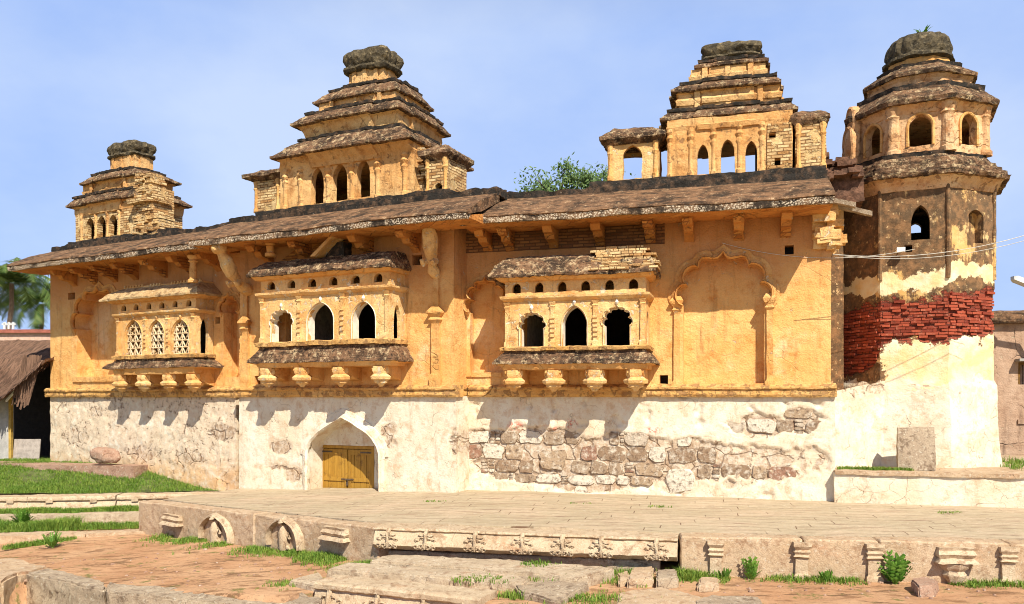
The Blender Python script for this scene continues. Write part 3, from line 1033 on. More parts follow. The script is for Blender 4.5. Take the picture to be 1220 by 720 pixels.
xb = C.x(520)
zb_ = C.z(520, 328)
beast(C, [(xb, .05, zb_ - .05), (xb, -.16, zb_ + .10), (xb + .02, -.28, zb_ + .35), (xb + .05, -.42, zb_ + .72), (xb + .10, -.52, zb_ + 1.05), (xb + .12, -.60, zb_ + 1.32)], [.10, .15, .13, .22, .20, .11], (xb + .12, -.62, zb_ + 1.36))

# gable and leaning slab on the roof of the middle bay
m = MB()
gx0, gx1, gxm = C.x(312, .2), C.x(462, .2), C.x(388, .2)
m.panel([(gx0, zsC[7] - .3), (gx1, zsC[7] - .3), (gx1 - .9, zsC[7] + .35), (gxm + .1, zsC[7] + .85), (gxm - .25, zsC[7] + .85), (gx0 + 1.0, zsC[7] + .25)], [], -.16, .02, .15)
m.done('blind_gable', ORANGE, palace, C, rough=SOFT)
m = MB()
p0, p1 = C.p(372, 306, .9), C.p(396, 284, .9)
m.loft([[(p0[0] - .05, -.95, p0[1]), (p0[0] + .12, -.95, p0[1]), (p0[0] + .12, -.35, p0[1]), (p0[0] - .05, -.35, p0[1])],
        [(p1[0] - .05, -.9, p1[1] + .1), (p1[0] + .07, -.9, p1[1] + .1), (p1[0] + .07, -.4, p1[1] + .1), (p1[0] - .05, -.4, p1[1] + .1)]])
m.done('leaning_slab', CARVED, palace, C, .1, SOFT)
m = MB()
m.box(p0[0] + .22, p1[0] + .12, -.55, -.1, p0[1] - .05, p1[1] - .05)
m.done('blackened_block', BLACK, palace, C, .1, EROD)
def stub(fr, px, py0, py1, off):
    x, z0 = fr.p(px, py0, off)
    z1 = fr.z(px, py1, off)
    m = MB()
    m.lathe([(.16, z0), (.16, z0 + .08), (.11, z0 + .12), (.12, z0 + .3), (.10, z1 - .22), (.16, z1 - .18), (.12, z1 - .12), (.18, z1 - .05), (.18, z1)], x, -off, 12)
    m.done('column_stub', OCHRE, palace, fr, rough=(.01, 4, .006, 12))
stub(C, 322, 306, 284, .8)
stub(L, 230, 337, 305, .9)

# --- left wing ---------------------------------------------------------------
xL0, xL1 = L.x(60), L.x(289)
outL = .72
bL = lambda px, py: L.p(px, py, outL)
lwin = [(bL(150, 0)[0], bL(169.5, 0)[0], bL(160, 382)[1]), (bL(178, 0)[0], bL(196, 0)[0], bL(187, 382)[1]), (bL(205, 0)[0], bL(226, 0)[0], bL(216, 381)[1])]
blx0, blx1 = bL(140, 0)[0], bL(233, 0)[0]
zsL = (L.z(185, 446, outL), L.z(185, 439, outL + .2), L.z(185, 427, outL), L.z(185, 422.5, outL), L.z(185, 376, outL), L.z(185, 371, outL), L.z(185, 354, outL + .3), L.z(185, 341, outL - .2))
roomL = (blx0 + .25, blx1 - .15, zsL[2], zsL[4] + .2)
nichL1 = arch(L.x(92), L.x(146), L.z(112, 449), L.z(100, 392), L.z(119, 343), 'cusp', 3, 8)
nichL2 = arch(L.x(266), L.x(284.5), L.z(275, 449), L.z(275, 372), L.z(275, 350), 'cusp', 2, 8)
holeL = rect(L.x(81), L.x(89), L.z(85, 357), L.z(85, 349))
holeL2 = rect(L.x(256), L.x(262), L.z(259, 386), L.z(259, 378))
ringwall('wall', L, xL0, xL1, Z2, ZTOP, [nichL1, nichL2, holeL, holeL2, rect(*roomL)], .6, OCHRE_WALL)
niche_back(L, L.x(92), L.x(146), L.z(112, 449), L.z(119, 343), .56)
niche_back(L, L.x(266), L.x(283), L.z(275, 449), L.z(275, 350), .58)
m = MB()
m.box(L.x(78), L.x(91), .61, .7, L.z(85, 359), L.z(85, 347))
m.done('putlog_hole', DARKROOM, palace, L)
m = MB()
m.box(L.x(254), L.x(264), .61, .7, L.z(259, 388), L.z(259, 376))
m.done('putlog_hole', DARKROOM, palace, L)
room(L, roomL[0], roomL[1], roomL[2], roomL[3], .62, 3.6)
bay(L, outL, blx0, blx1, zsL, .55, .55, lwin, ['pointed'] * 3, [bL(p_, 0)[0] for p_ in (142, 170, 200, 229)], 6, lattice=True)
niche_frame(L, nichL1, [], 0, 0, .14, .10)
niche_frame(L, nichL2, [], 0, 0, .10, .10)
m = MB()
m.box(L.x(88), L.x(150), -.06, .5, L.z(112, 455), L.z(112, 449))
m.done('niche_sill', OCHRE, palace, L, .14, SOFT)

# the flanks of the wings that stay out of the photograph, so the block is closed
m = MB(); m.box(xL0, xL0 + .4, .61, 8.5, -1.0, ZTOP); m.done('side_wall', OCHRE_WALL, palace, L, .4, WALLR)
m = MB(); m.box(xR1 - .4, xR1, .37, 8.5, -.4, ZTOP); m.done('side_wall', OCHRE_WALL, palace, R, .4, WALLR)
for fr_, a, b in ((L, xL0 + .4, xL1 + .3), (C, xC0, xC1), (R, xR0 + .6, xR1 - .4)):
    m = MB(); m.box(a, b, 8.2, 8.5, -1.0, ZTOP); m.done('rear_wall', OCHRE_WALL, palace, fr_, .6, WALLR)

# --- string course between the plinth and the ochre wall ----------------------
def string(fr, x0, x1):
    m = MB()
    m.profile([(.3, 2.62), (-.10, 2.62), (-.13, 2.68), (-.12, 2.80), (-.17, 2.83), (-.17, 2.88), (-.05, 2.96), (.3, 2.96)], x0, x1)
    return m.done('string_course', STRING, palace, fr, .085, (.016, 2, .016, 8))
string(R, R.x(548), xR1 + .12)
string(C, xC0 - .1, xC1 + .13)
string(L, xL0 - .15, xL1 - .25)

# --- plinth ------------------------------------------------------------------
def attrs(o, fns):
    me = o.data
    for nm, fn in fns.items():
        a = me.attributes.new(nm, 'FLOAT', 'POINT')
        a.data.foreach_set('value', [max(0.0, min(1.0, fn(v.co))) for v in me.vertices])

def blob(c, cx, cz, rx, rz):
    return max(0.0, 1.0 - math.sqrt(((c.x - cx) / rx) ** 2 + ((c.z - cz) / rz) ** 2))

def ss(a, b, x):
    t = max(0.0, min(1.0, (x - a) / (b - a)))
    return t * t * (3 - 2 * t)

def plinth(fr, x0, x1, z0, holes, thick, blobs, base, soil=0.0, reds=(), extra=()):
    m = MB()
    m.panel(rect(x0, x1, z0, 2.64), holes, 0, thick, .05 if fr is R else .07)
    def peel(c):
        v = base + .10 * (noise.noise(c * .9) )
        for cx, cz, rx, rz, k in blobs:
            v = max(v, k * min(1.0, 1.6 * blob(c, cx, cz, rx, rz)))
        return v
    o = m.done('plinth_wall', WHITE, palace, fr)
    attrs(o, {'peel': peel, 'soil': lambda c: soil * ss(.9, -.1, c.z), 'red': lambda c: max([0.0] + [1.4 * blob(c, *r_) for r_ in reds]), 'wet': lambda c: 0.0})
    pe = o.data.attributes['peel'].data
    for v in o.data.vertices:                            # stones stand proud of the broken plaster
        if v.co.y < .02:
            k = pe[v.index].value
            kk = ss(.42, .52, k + .22 * noise.noise(v.co * 2.3) + .10 * noise.noise(v.co * 6))
            v.co.y += (.062 if fr is R else .022) * kk + .012 * noise.noise(v.co * 1.3) + .006 * noise.noise(v.co * 7)
    rnd = random.Random(int(fr.yaw * 1000))
    m = MB()
    def stone_(cx, cz, w, h, out):
        n = 14
        rings = []
        jit = [1 + rnd.uniform(-.16, .05) for _ in range(n)]
        rot = rnd.uniform(-.12, .12)
        for s_, y in ((1.0, .12), (1.0, -out + .014), (.965, -out + .002), (.7, -out), (.3, -out - .003)):
            r_ = []
            for i in range(n):
                a = 2 * pi * i / n
                q = (abs(cos(a)) ** 7 + abs(sin(a)) ** 7) ** (-1 / 7) * jit[i] * s_
                r_.append((cx + w * .5 * q * cos(a + rot * .4), y, cz + h * .5 * q * sin(a + rot)))
            rings.append(r_)
        m.loft(rings)
    for cx, cz, w, h, o_ in extra:
        stone_(cx, cz, w, h, o_)
    z = z0 + .12
    while z < 2.25:
        h = rnd.uniform(.26, .50)
        x = x0 + .1 + rnd.uniform(0, .3)
        while x < x1 - .2:
            w = rnd.uniform(.30, .80) if rnd.random() > .28 else rnd.uniform(.12, .26)
            c = Vector((x + w / 2, 0, z + h / 2))
            pk = peel(c) + .25 * noise.noise(c * 1.3)
            if fr is R and pk > .56 and not any(inside((c.x + a_ * w * .5, c.z + b_ * h * .5), hh) for hh in holes for a_ in (-1, 1) for b_ in (-1, 1)) and not any(abs(c.x - e_[0]) < (w + e_[2]) / 2 and abs(c.z - e_[1]) < (h + e_[3]) / 2 for e_ in extra):
                if w > .27:
                    stone_(c.x, c.z + rnd.uniform(-.02, .02), w - .012, h - .012, rnd.uniform(-.035, .0))
                else:                                    # small packing stones
                    k = 4
                    for q in range(k):
                        stone_(c.x, z + h * (q + .5) / k, w - .012, h / k - .012, rnd.uniform(-.04, -.01))
            x += w
        z += h
    if len(m.bm.verts):
        m.done('exposed_rubble', RUBBLE, o, fr, .09, (.016, 3.5, .010, 10))
    return o

plinth(R, R.x(541.5), xR1 + .1, -.3, [], .36,
       [(R.x(640), R.z(640, 543), 3.0, 1.15, .95), (R.x(745), R.z(740, 548), 2.4, 1.05, .92), (R.x(830), R.z(825, 548), 1.9, .9, .78), (R.x(900), R.z(900, 552), 2.2, .9, .585), (R.x(960), R.z(960, 550), 1.2, .9, .52), (R.x(570), R.z(570, 525), .8, .55, .75), (R.x(700), R.z(700, 575), 2.0, .45, .8), (R.x(905), R.z(900, 508), 1.0, .6, .68), (R.x(955), R.z(955, 502), .8, .6, .66), (R.x(868), R.z(868, 577), .3, .25, .65), (R.x(878), R.z(870, 548), .7, .4, .55)],
       .34, 0, [(R.x(615), R.z(615, 508), .3, .2), (R.x(680), R.z(680, 505), .25, .16), (R.x(778), R.z(778, 513), .3, .14), (R.x(655), R.z(655, 510), .3, .1)], [(R.x(811), R.z(811, 573), .74, .62, .02), (R.x(658), R.z(658, 548), .78, .56, .01)])
# door recess in the centre plinth
dx0, dx1 = C.x(368), C.x(452.5)
darch = arch(dx0, dx1, -.7, C.z(400, 543), C.z(399, 499), 'ogee', 3, 10)
plinth(C, xC0 - .04, xC1 + .06, -.7, [darch], .9,
       [(C.x(334), C.z(334, 533), .85, .40, .68), (C.x(462), C.z(462, 513), .55, .45, .62), (C.x(464), C.z(464, 528), .5, .3, .62), (C.x(350), C.z(350, 565), .7, .5, .60), (C.x(333), C.z(333, 557), 1.1, .14, .62), (C.x(541), C.z(541, 525), .3, .8, .58), (C.x(455), C.z(455, 560), .25, .7, .55)], .26, .12)
plinth(L, xL0 - .02, xL1 - .3, -1.0, [], .6,
       [(L.x(115), L.z(115, 490), .9, .5, .56), (L.x(90), L.z(90, 520), 1.8, .9, .53), (L.x(170), L.z(170, 540), 2.0, .6, .56), (L.x(225), L.z(225, 545), 1.8, .7, .55), (L.x(265), L.z(265, 515), 1.3, .55, .63), (L.x(225), L.z(225, 512), .9, .3, .56)], .455, .8)

# --- the door ----------------------------------------------------------------
m = MB()
m.panel(rect(dx0 - .3, dx1 + .3, -.7, 2.5), [rect(C.x(379, -.55), C.x(446, -.55), -.7, C.z(413, 531, -.55))], .55, .95, .12)
o = m.done('door_recess', WHITE, palace, C, rough=SOFT)
attrs(o, {'peel': lambda c: .25, 'soil': lambda c: 0.0, 'red': lambda c: 0.0, 'wet': lambda c: .0})
m = MB()
m.band(arch_line(darch)[1:-1], .30, -.05, .03)
m.band(arch_line(darch), .19, -.09, .03)
m.band(arch_line(darch), .09, -.13, .03)
o = m.done('door_arch', WHITE, palace, C, .08, (.016, 2.5, .012, 9))
attrs(o, {'peel': lambda c: .22, 'soil': lambda c: 0.0, 'red': lambda c: 0.0, 'wet': lambda c: 0.0})
ex0, ex1 = C.x(379, -.62), C.x(446, -.62)
ez0, ez1 = -.45, C.z(413, 531, -.62)
m = MB()
m.box(ex0, ex0 + .09, .6, .74, ez0, ez1).box(ex1 - .09, ex1, .6, .74, ez0, ez1).box(ex0 + .09, ex1 - .09, .6, .74, ez1 - .09, ez1)
door = m.done('door', WOOD, palace, C, .3, (.004, 2, .002, 8))
xm = (ex0 + ex1) / 2 + .05
for a, b in ((ex0 + .1, xm - .012), (xm + .012, ex1 - .1)):
    m = MB()
    for q in range(4):
        g = (b - a) / 4
        m.box(a + g * q + (.006 if q else 0), a + g * (q + 1) - (.006 if q < 3 else 0), .672 + .004 * (q % 2), .72, ez0 + .03, ez1 - .1)
    m.box(a + .02, b - .02, .70, .735, ez0 + .05, ez1 - .12)
    for z0_, z1_ in ((ez0 + .04, ez0 + .2), (ez0 + .52, ez0 + .64), (ez1 - .28, ez1 - .12)):
        m.box(a + .012, b - .012, .645, .671, z0_, z1_)
    m.box(a + .012, a + .10, .65, .672, ez0 + .2, ez1 - .28).box(b - .10, b - .012, .65, .672, ez0 + .2, ez1 - .28)
    m.done('door_leaf', WOOD, door, C)
m = MB()
m.box(xm - .22, xm + .22, .62, .645, ez0 + .57, ez0 + .60).box(xm - .03, xm + .03, .60, .645, ez0 + .40, ez0 + .50)
m.tube([(xm - .03, .62, ez0 + .50), (xm - .03, .62, ez0 + .56), (xm + .03, .62, ez0 + .56), (xm + .03, .62, ez0 + .5)], .012, 6)
m.done('door_latch', METAL, door, C)
for a, b in ((ex0 + .1, ex0 + .52), (ex1 - .52, ex1 - .1)):
    for z_ in (ez0 + .12, ez1 - .2):
        m = MB(); m.box(a, b, .632, .648, z_ - .022, z_ + .022); m.done('hinge_strap', METAL, door, C, .1, (.004, 5, .003, 12))
m = MB(); m.box(dx0 - .1, dx1 + .1, .02, .6, -.9, -.17); m.done('door_threshold', GRANITE, palace, C, .2, SOFT)

# --- eaves ---------------------------------------------------------------------
def eave(fr, x0, x1, zl, zt, ov=1.55, hip0=0, hip1=0, gap=()):
    """sloping stone eave: drip edge at zl, top against the parapet at zt"""
    n = 60
    def sag(x):
        return .05 * noise.noise(Vector((x * .35, fr.yaw * 9, 1))) + .02 * noise.noise(Vector((x * 1.3, fr.yaw * 9, 3)))
    m = MB()
    rs = []
    for i in range(n + 1):
        x = x0 + (x1 - x0) * i / n
        s = sag(x)
        rs.append([(x, -ov + .05, zl + .13 + s), (x, -ov - .02, zl + .17 + s), (x, -ov + .02, zl + .24 + s), (x, -ov * .5, zl + (zt - zl) * .60 + s), (x, .30, zt), (x, .30, zt - .25), (x, -ov * .5, zl + .30)])
    m.loft(rs)
    e = m.done('eave_roof', ROOF, palace, fr, .075, (.020, 1.1, .010, 7))
    m = MB()
    rs = []
    for i in range(n + 1):
        x = x0 + .02 + (x1 - x0 - .04) * i / n
        s = sag(x)
        rs.append([(x, -ov + .10, zl + s), (x, -ov + .03, zl + .01 + s), (x, -ov + .0, zl + .15 + s), (x, -ov + .25, zl + .17 + s)])
    m.loft(rs)
    m.done('drip_edge', LIP, e, fr, .07, (.018, 2, .016, 9))
    m = MB()
    m.profile([(-ov + .16, zl + .02), (-ov + .14, zl + .10), (.05, zl + .42), (.05, zl + .10), (-.25, zl + .02)], x0 + .03, x1 - .03, 20)
    m.done('eave_soffit', ORANGE, e, fr, .16, (.014, 2, .008, 8))
    m = MB()
    rs = []
    for i in range(n + 1):
        x = x0 + (x1 - x0) * i / n
        q = .05 * noise.noise(Vector((x * 2.1, 4, fr.yaw * 5))) + .04 * noise.noise(Vector((x * 5.1, 2, fr.yaw * 5)))
        rs.append([(x, .14, zt - .12), (x, .12, zt + .10 + q), (x, .75, zt + .12 + q), (x, .75, zt - .12)])
    m.loft(rs)
    m.done('parapet_course', BLACK, e, fr, .08, (.04, 2, .03, 7))
    return e
ovR = 1.55
zlR = .5 * (R.z(600, 264.5, ovR) + R.z(940, 246.5, ovR))
eave(R, R.x(552, 1.1), R.x(993, 1.2), zlR, R.z(800, 221, -.1), ovR)
zlC = .5 * (C.z(300, 284.5, ovR) + C.z(520, 264.5, ovR))
eave(C, C.x(224, ovR), C.x(557, ovR), zlC, C.z(410, 248, -.1), ovR)
zlL = .5 * (L.z(60, 318, ovR) + L.z(200, 298.5, ovR))
eave(L, L.x(8, ovR), L.x(240, ovR), zlL, L.z(140, 287, -.1), ovR)
print('eaves', zlR, zlC, zlL)

def eave_bracket(fr, px, zl, px_off=.55, w=.125):
    x = fr.x(px, px_off)
    m = MB()
    m.profile([(.05, zl + .10), (-.95, zl + .06), (-.98, zl - .04), (-.86, zl - .17), (-.62, zl - .16), (-.52, zl - .28), (-.22, zl - .32), (.05, zl - .50)], x - w, x + w)
    m.done('eave_bracket', ORANGE, palace, fr, .12, (.018, 3, .012, 9))  # deep orange puts the under-eave shade into the bracket colour
for px in (575, 602, 655, 712, 773, 820, 880, 937): eave_bracket(R, px, zlR)
for px in (308, 357, 428, 484): eave_bracket(C, px, zlC)
for px in (73, 97, 121, 146, 180, 213, 246): eave_bracket(L, px, zlL)

# bare dark brick band under the right eave
m = MB()
m.panel(rect(xR0 + .35, R.x(792), R.z(680, 296), zlR + .1), [], -.025, .03, .15)
m.done('bare_brick_band', DARKBRICK, palace, R, rough=(.012, 2, .008, 9))

# roof deck behind the parapets, closing the block
for fr_, a, b, z in ((L, xL0, xL1, L.z(140, 287, -.1)), (C, xC0, xC1, C.z(410, 248, -.1)), (R, xR0, xR1, R.z(800, 221, -.1))):
    m = MB(); m.box(a, b, .3, 8.5, z - .35, z); m.done('roof_deck', ROOF, palace, fr_, .5, (.02, 1, .01, 6))

# stone spouts and broken beam ends at the right end of the eave
for (px, py, off, ln, dz) in ((1003, 243, .3, .75, -.24), (1012, 250, .1, .95, -.32)):
    x, z = R.p(px, py, off)
    m = MB()
    r_ = [(-.09, -.05), (.09, -.05), (.10, .06), (.05, .06), (.04, -.01), (-.04, -.01), (-.05, .06), (-.10, .06)]
    m.loft([[(x - .45, -off + b_, z + .15 + c_) for b_, c_ in r_], [(x - .45 + ln, -off - .12 + b_, z + .15 + dz + c_) for b_, c_ in r_]])
    m.done('stone_spout', GRANITE_DARK, palace, R, .12, (.01, 3, .006, 9))
rnd = random.Random(5)
m = MB()
for i in range(26):
    px, py = rnd.uniform(978, 996), rnd.uniform(244, 292)
    x, z = R.p(px, py, rnd.uniform(.0, .3))
    w, h_ = rnd.uniform(.10, .25), rnd.uniform(.06, .14)
    y = -rnd.uniform(.05, .35)
    m.box(x - w, x + w, y, .3, z - h_, z + h_)
m.done('broken_masonry', CARVED, palace, R, .09, (.03, 3, .02, 8))
for px, py in ((948, 241), (965, 240), (980, 235)):
    x, z = R.p(px, py, 1.2)
    m = MB(); m.tube([(x, -1.42, z), (x + .02, -.9, z + .1)], [.085, .085], 9); m.done('beam_end', GRANITE, palace, R, .1, (.01, 3, .006, 10))
# rubble heap between the right turret and the tower
m = MB()
for i in range(60):
    px = rnd.uniform(976, 1022)
    u = (px - 976) / 46
    py = rnd.uniform(182 + 10 * u, 214)
    x, z = R.p(px, py, -.8)
    y = rnd.uniform(.6, 1.6)
    m.box(x - rnd.uniform(.08, .18), x + rnd.uniform(.08, .18), y, y + .5, z - .08, z + .05)
x0_, z0_ = R.p(975, 215, -.8)
x1_, z1_ = R.p(1030, 196, -.8)
m.box(x0_, x1_, .9, 2.0, z0_ - .6, z1_)
m.done('ruined_brick_heap', flat('burnt_brick', (.15, .075, .045), .5, sc=6, bd=.05), palace, R, .12, (.04, 3, .03, 8))
m = MB()
a0, b0 = R.p(985, 262, -.5), R.p(1030, 200, -.5)
m.panel(rect(xR1 - .5, R.x(1005, -1.9), .6, R.z(1010, 224, -1.9)), [], 1.9, 2.6, .12)
lk = m.done('link_wall', TOWER, palace, R, .15, SOFT)
attrs(lk, {'brick': lambda c: 0.0, 'white': lambda c: 0.0, 'pale': lambda c: 0.0, 'stain': lambda c: .95 - .9 * ss(-.2, .35, c.z - (R.z(1003, 300, -1.9) + (c.x - R.x(1003, -1.9)) / (R.x(1035, -1.9) - R.x(1003, -1.9)) * (R.z(1035, 256, -1.9) - R.z(1003, 300, -1.9))) + .3 * noise.noise(c * 2))})  # paler above a slanting line: sun on the fillet painted in
lk.data.uv_layers.new(name='perimeter')

# ------------------------------------------------------------------ turrets on the roof
def plan(cx, cy, w, d, p=0.0, k=.5):
    """rectangle with shallow projections in the middle of each side"""
    if p <= 0:
        return [(cx - w, cy - d), (cx + w, cy - d), (cx + w, cy + d), (cx - w, cy + d)]
    a, b = w * k, d * k
    return [(cx - w, cy - d), (cx - a, cy - d), (cx - a, cy - d - p), (cx + a, cy - d - p), (cx + a, cy - d), (cx + w, cy - d),
            (cx + w, cy - b), (cx + w + p, cy - b), (cx + w + p, cy + b), (cx + w, cy + b), (cx + w, cy + d), (cx + a, cy + d), (cx + a, cy + d + p), (cx - a, cy + d + p), (cx - a, cy + d),
            (cx - w, cy + d), (cx - w, cy + b), (cx - w - p, cy + b), (cx - w - p, cy - b), (cx - w, cy - b)]

def fit(fr, pl, pr, py, cy, ratio):
    """(centre x, half width, half depth, z) of a tier whose front edge runs from pixel pl to pr; py at its left end"""
    hd = 1.0
    for _ in range(6):
        off = -(cy - hd)
        xa, z = fr.p(pl, py, off)
        xb = fr.x(pr, off)
        hw = (xb - xa) / 2
        hd = hw * ratio
    return (xa + xb) / 2, hw, hd, z

TR = (.016, 1.6, .008, 7)
def tier(par, fr, lo, hi, cy, neck, p=.10):
    cx, w, d, z = lo
    cx2, w2, d2, z2 = hi
    m = MB()
    zt_ = z + (max(z2, z + .22) - z) * .84
    def lp(u, g=0.0):
        return plan(cx + (cx2 - cx) * u, cy, w + (w2 - w) * u + g, d + (d2 - d) * u + g, p)
    m.polys([(lp(0, -.03), z), (lp(0), z + .02), (lp(0), z + .09), (lp(.06, -.02), z + .10), (lp(.45), z + .09 + (zt_ - z - .09) * .42), (lp(.45, -.03), z + .09 + (zt_ - z - .09) * .56), (lp(1), zt_), (lp(1), zt_ + .02)])
    o = m.done('turret_roof', BAYROOF, par, fr, .06, (.010, 1.6, .010, 9))
    m = MB()
    m.polys([(plan(cx2, cy, w2 + .05, d2 + .05, p), zt_ - .02), (plan(cx2, cy, w2 + .06, d2 + .06, p), zt_ + .065)])
    m.done('black_course', BLACK, par, fr, .075, (.03, 3, .025, 8))
    nw, nd, ncx = neck
    m = MB()
    m.polys([(plan(ncx, cy, nw, nd, p * .7), z - .34), (plan(ncx, cy, nw + .03, nd + .03, p * .7), z - .22), (plan(cx, cy, w - .22, d - .22, p), z - .06), (plan(cx, cy, w - .10, d - .10, p), z + .03)])
    m.done('cove', TURRET, par, fr, .12, (.014, 3, .008, 9))
    return o

def neckbox(par, fr, cx, cy, w, d, z0, z1, mat=None, p=.05):
    w -= .10; d -= .10
    m = MB()
    m.polys([(plan(cx, cy, w, d, p), z0), (plan(cx, cy, w, d, p), z1)])
    for sx in (-.62, 0, .62):
        m.box(cx + sx * w - .07, cx + sx * w + .07, cy - d - p - .03, cy - d, z0, z1)
    m.done('neck', mat or TURRET, par, fr, .13, (.02, 3, .012, 9))

def cap(par, fr, cx, cy, w, d, z0, z1):
    """heavy scalloped crown stone"""
    h = z1 - z0
    prof = [(.92, 0), (1.0, .10), (.98, .2), (.86, .24), (.93, .38), (1.0, .58), (.97, .78), (.86, .93), (.6, 1.0)]
    rs = []
    n = 48
    for s, u in prof:
        ring = []
        for k in range(n):
            a = 2 * pi * k / n
            q = (abs(cos(a)) ** 5 + abs(sin(a)) ** 5) ** (-.2)
            sc = 1 + (.05 * cos(10 * a) if .3 < u < .95 else 0)
            ring.append((cx + w * s * q * sc * cos(a), cy + d * s * q * sc * sin(a), z0 + h * u))
        rs.append(ring)
    m = MB()
    m.loft(rs)
    m.done('crown_stone', CAP, par, fr, .075, (.04, 2.5, .03, 7))

def turret_body(fr, cx, yF, w, d, z0, z1, wins, mat, seethrough=False, t=.22, extra=()):
    m = MB()
    zs = lambda a, b: a + (b - a) * .55
    holes = [arch(a, b, c, zs(c, e), e, 'pointed', 3, 4) for a, b, c, e in wins] + list(extra)
    m.panel(rect(cx - w, cx + w, z0, z1), holes, yF, yF + t, .12)
    bh = []
    if seethrough:
        bh = [rect(min(a[0] for a in wins) - .3, max(a[1] for a in wins) + 1.0, z0 + .5, z1 - .25)]
    m.panel(rect(cx - w, cx + w, z0, z1), bh, yF + 2 * d - t, yF + 2 * d, .25)
    for sx, sg in ((cx - w, 1), (cx + w, -1)):
        m.panel(rect(yF + .003, yF + 2 * d - .003, z0, z1), [], 0, 1, .16, tf=lambda a, y, z, sx=sx, sg=sg: (sx + sg * t * y, a, z))
    m.box(cx - w + t, cx + w - t, yF + t, yF + 2 * d - t, z0, z0 + .1)
    return m.done('turret', mat, palace, fr, rough=(.018, 2.5, .010, 9))

def columns(par, fr, xs, yF, z0, z1, r=.062):
    for x in xs:
        m = MB()
        zc = z0 + (z1 - z0) * .68
        m.lathe([(r * 1.5, z0 - .02), (r * 1.5, z0 + .1), (r, z0 + .14), (r * .95, zc - .1), (r * 1.5, zc), (r, zc + .08), (r * 1.7, zc + .18), (r * 1.1, zc + .27), (r * 1.6, zc + .34), (r * 1.2, z1 + .02)], x, yF + .02, 10)
        m.done('turret_column', TURRET, par, fr, rough=(.010, 4, .007, 12))

def base_course(par, fr, x0, x1, y0, y1, z):
    m = MB()
    m.rings([(x0, x1, y0, y1, z - .3), (x0, x1, y0, y1, z)])
    m.done('base_course', BLACK, par, fr, .09, (.035, 2, .025, 8))

def kiosk(par, fr, pl, pr, pyb, pyt, pyr, yF, depth, mat, hole=None, dark=False, ov=.2):
    """little flanking pavilion: pixels of its front face, base, wall top and roof top"""
    off = -yF
    x0, z0 = fr.p(pl, pyb, off)
    x1 = fr.x(pr, off)
    z1 = fr.z(pl, pyt, off)
    z2 = fr.z(pl, pyr, off)
    m = MB()
    hs = []
    if hole:
        a, b, c, e = hole
        hs = [arch(fr.x(a, off), fr.x(b, off), fr.z(a, c, off), fr.z(a, c, off) * .35 + fr.z(a, e, off) * .65, fr.z(a, e, off), 'pointed', 3, 4)]
    m.panel(rect(x0, x1, z0, z1), hs, yF, yF + .2, .12)
    if hole and not dark:
        m.panel(rect(x0, x1, z0, z1), [rect(x0 + .15, x1 - .05, z0 + .12, z1 - .15)], yF + depth - .2, yF + depth, .2)
    else:
        m.panel(rect(x0, x1, z0, z1), [], yF + depth - .2, yF + depth, .2)
    for sx, sg in ((x0, 1), (x1, -1)):
        m.panel(rect(yF + .003, yF + depth - .003, z0, z1), [], 0, 1, .12, tf=lambda a, y, z, sx=sx, sg=sg: (sx + sg * .16 * y, a, z))
    k = m.done('kiosk', mat, par, fr, rough=(.03, 2.5, .018, 8))
    for x in (x0 + .07, x1 - .07):
        m = MB()
        m.lathe([(.09, z0), (.09, z0 + .12), (.06, z0 + .16), (.055, z1 - .35), (.09, z1 - .28), (.065, z1 - .2), (.10, z1 - .08), (.08, z1)], x, yF + .02, 8)
        m.done('kiosk_column', OCHRE, par, fr, rough=(.01, 4, .007, 12))
    m = MB()
    h = z2 - z1
    m.polys([(plan((x0 + x1) / 2, yF + depth / 2, (x1 - x0) / 2 + .02, depth / 2 + .02), z1 - .05), (plan((x0 + x1) / 2, yF + depth / 2, (x1 - x0) / 2 + ov, depth / 2 + ov), z1 + .08),
             (plan((x0 + x1) / 2, yF + depth / 2, (x1 - x0) / 2 + ov, depth / 2 + ov), z1 + .18), (plan((x0 + x1) / 2, yF + depth / 2, (x1 - x0) / 2 - .05, depth / 2 - .05), z1 + h * .8), (plan((x0 + x1) / 2, yF + depth / 2, (x1 - x0) / 2 - .15, depth / 2 - .15), z2)])
    m.done('kiosk_roof', BAYROOF, par, fr, .08, (.05, 2, .03, 7))
    return k

# --- centre turret -----------------------------------------------------------
yF, dC = .45, 1.55
cy = yF + dC
off = -yF
cx = (C.x(334, off) + C.x(493, off)) / 2
w = (C.x(493, off) - C.x(334, off)) / 2
z0 = C.z(410, 240, off) - .05
t1 = fit(C, 321, 489, 190, cy, .76); h1 = fit(C, 357, 476, 165, cy, .76)
t2 = fit(C, 345, 476, 151, cy, .76); h2 = fit(C, 366, 474, 135, cy, .76)
t3 = fit(C, 372, 473, 125, cy, .70); h3 = fit(C, 394, 470, 107, cy, .62)
cp = fit(C, 404, 459, 87, cy, .70); ct = fit(C, 404, 459, 61, cy, .70)
wz = lambda px, a, b: (C.z(px, a, off), C.z(px, b, off))
wl = []
for px, hw, a, b in ((378, 7.5, 243, 200), (405, 9, 239, 195), (433, 8, 235, 190)):
    a_, b_ = wz(px, a, b)
    wl.append((C.x(px - hw, off), C.x(px + hw, off), a_, b_))
tb = turret_body(C, cx, yF, w, dC, z0 - .2, t1[3] - .02, wl, TURRET)
columns(tb, C, [C.x(p_, off) for p_ in (340, 358, 391, 419, 450, 482)], yF, z0, t1[3] - .28, .078)
base_course(tb, C, C.x(297, 0), C.x(530, 0), .25, yF + 2 * dC + .2, z0)
tier(tb, C, t1, h1, cy, (w, dC, cx))
neckbox(tb, C, h1[0], cy, h1[1] - .15, h1[2] - .15, h1[3] - .2, t2[3] - .1)
tier(tb, C, t2, h2, cy, (h1[1] - .12, h1[2] - .12, h1[0]))
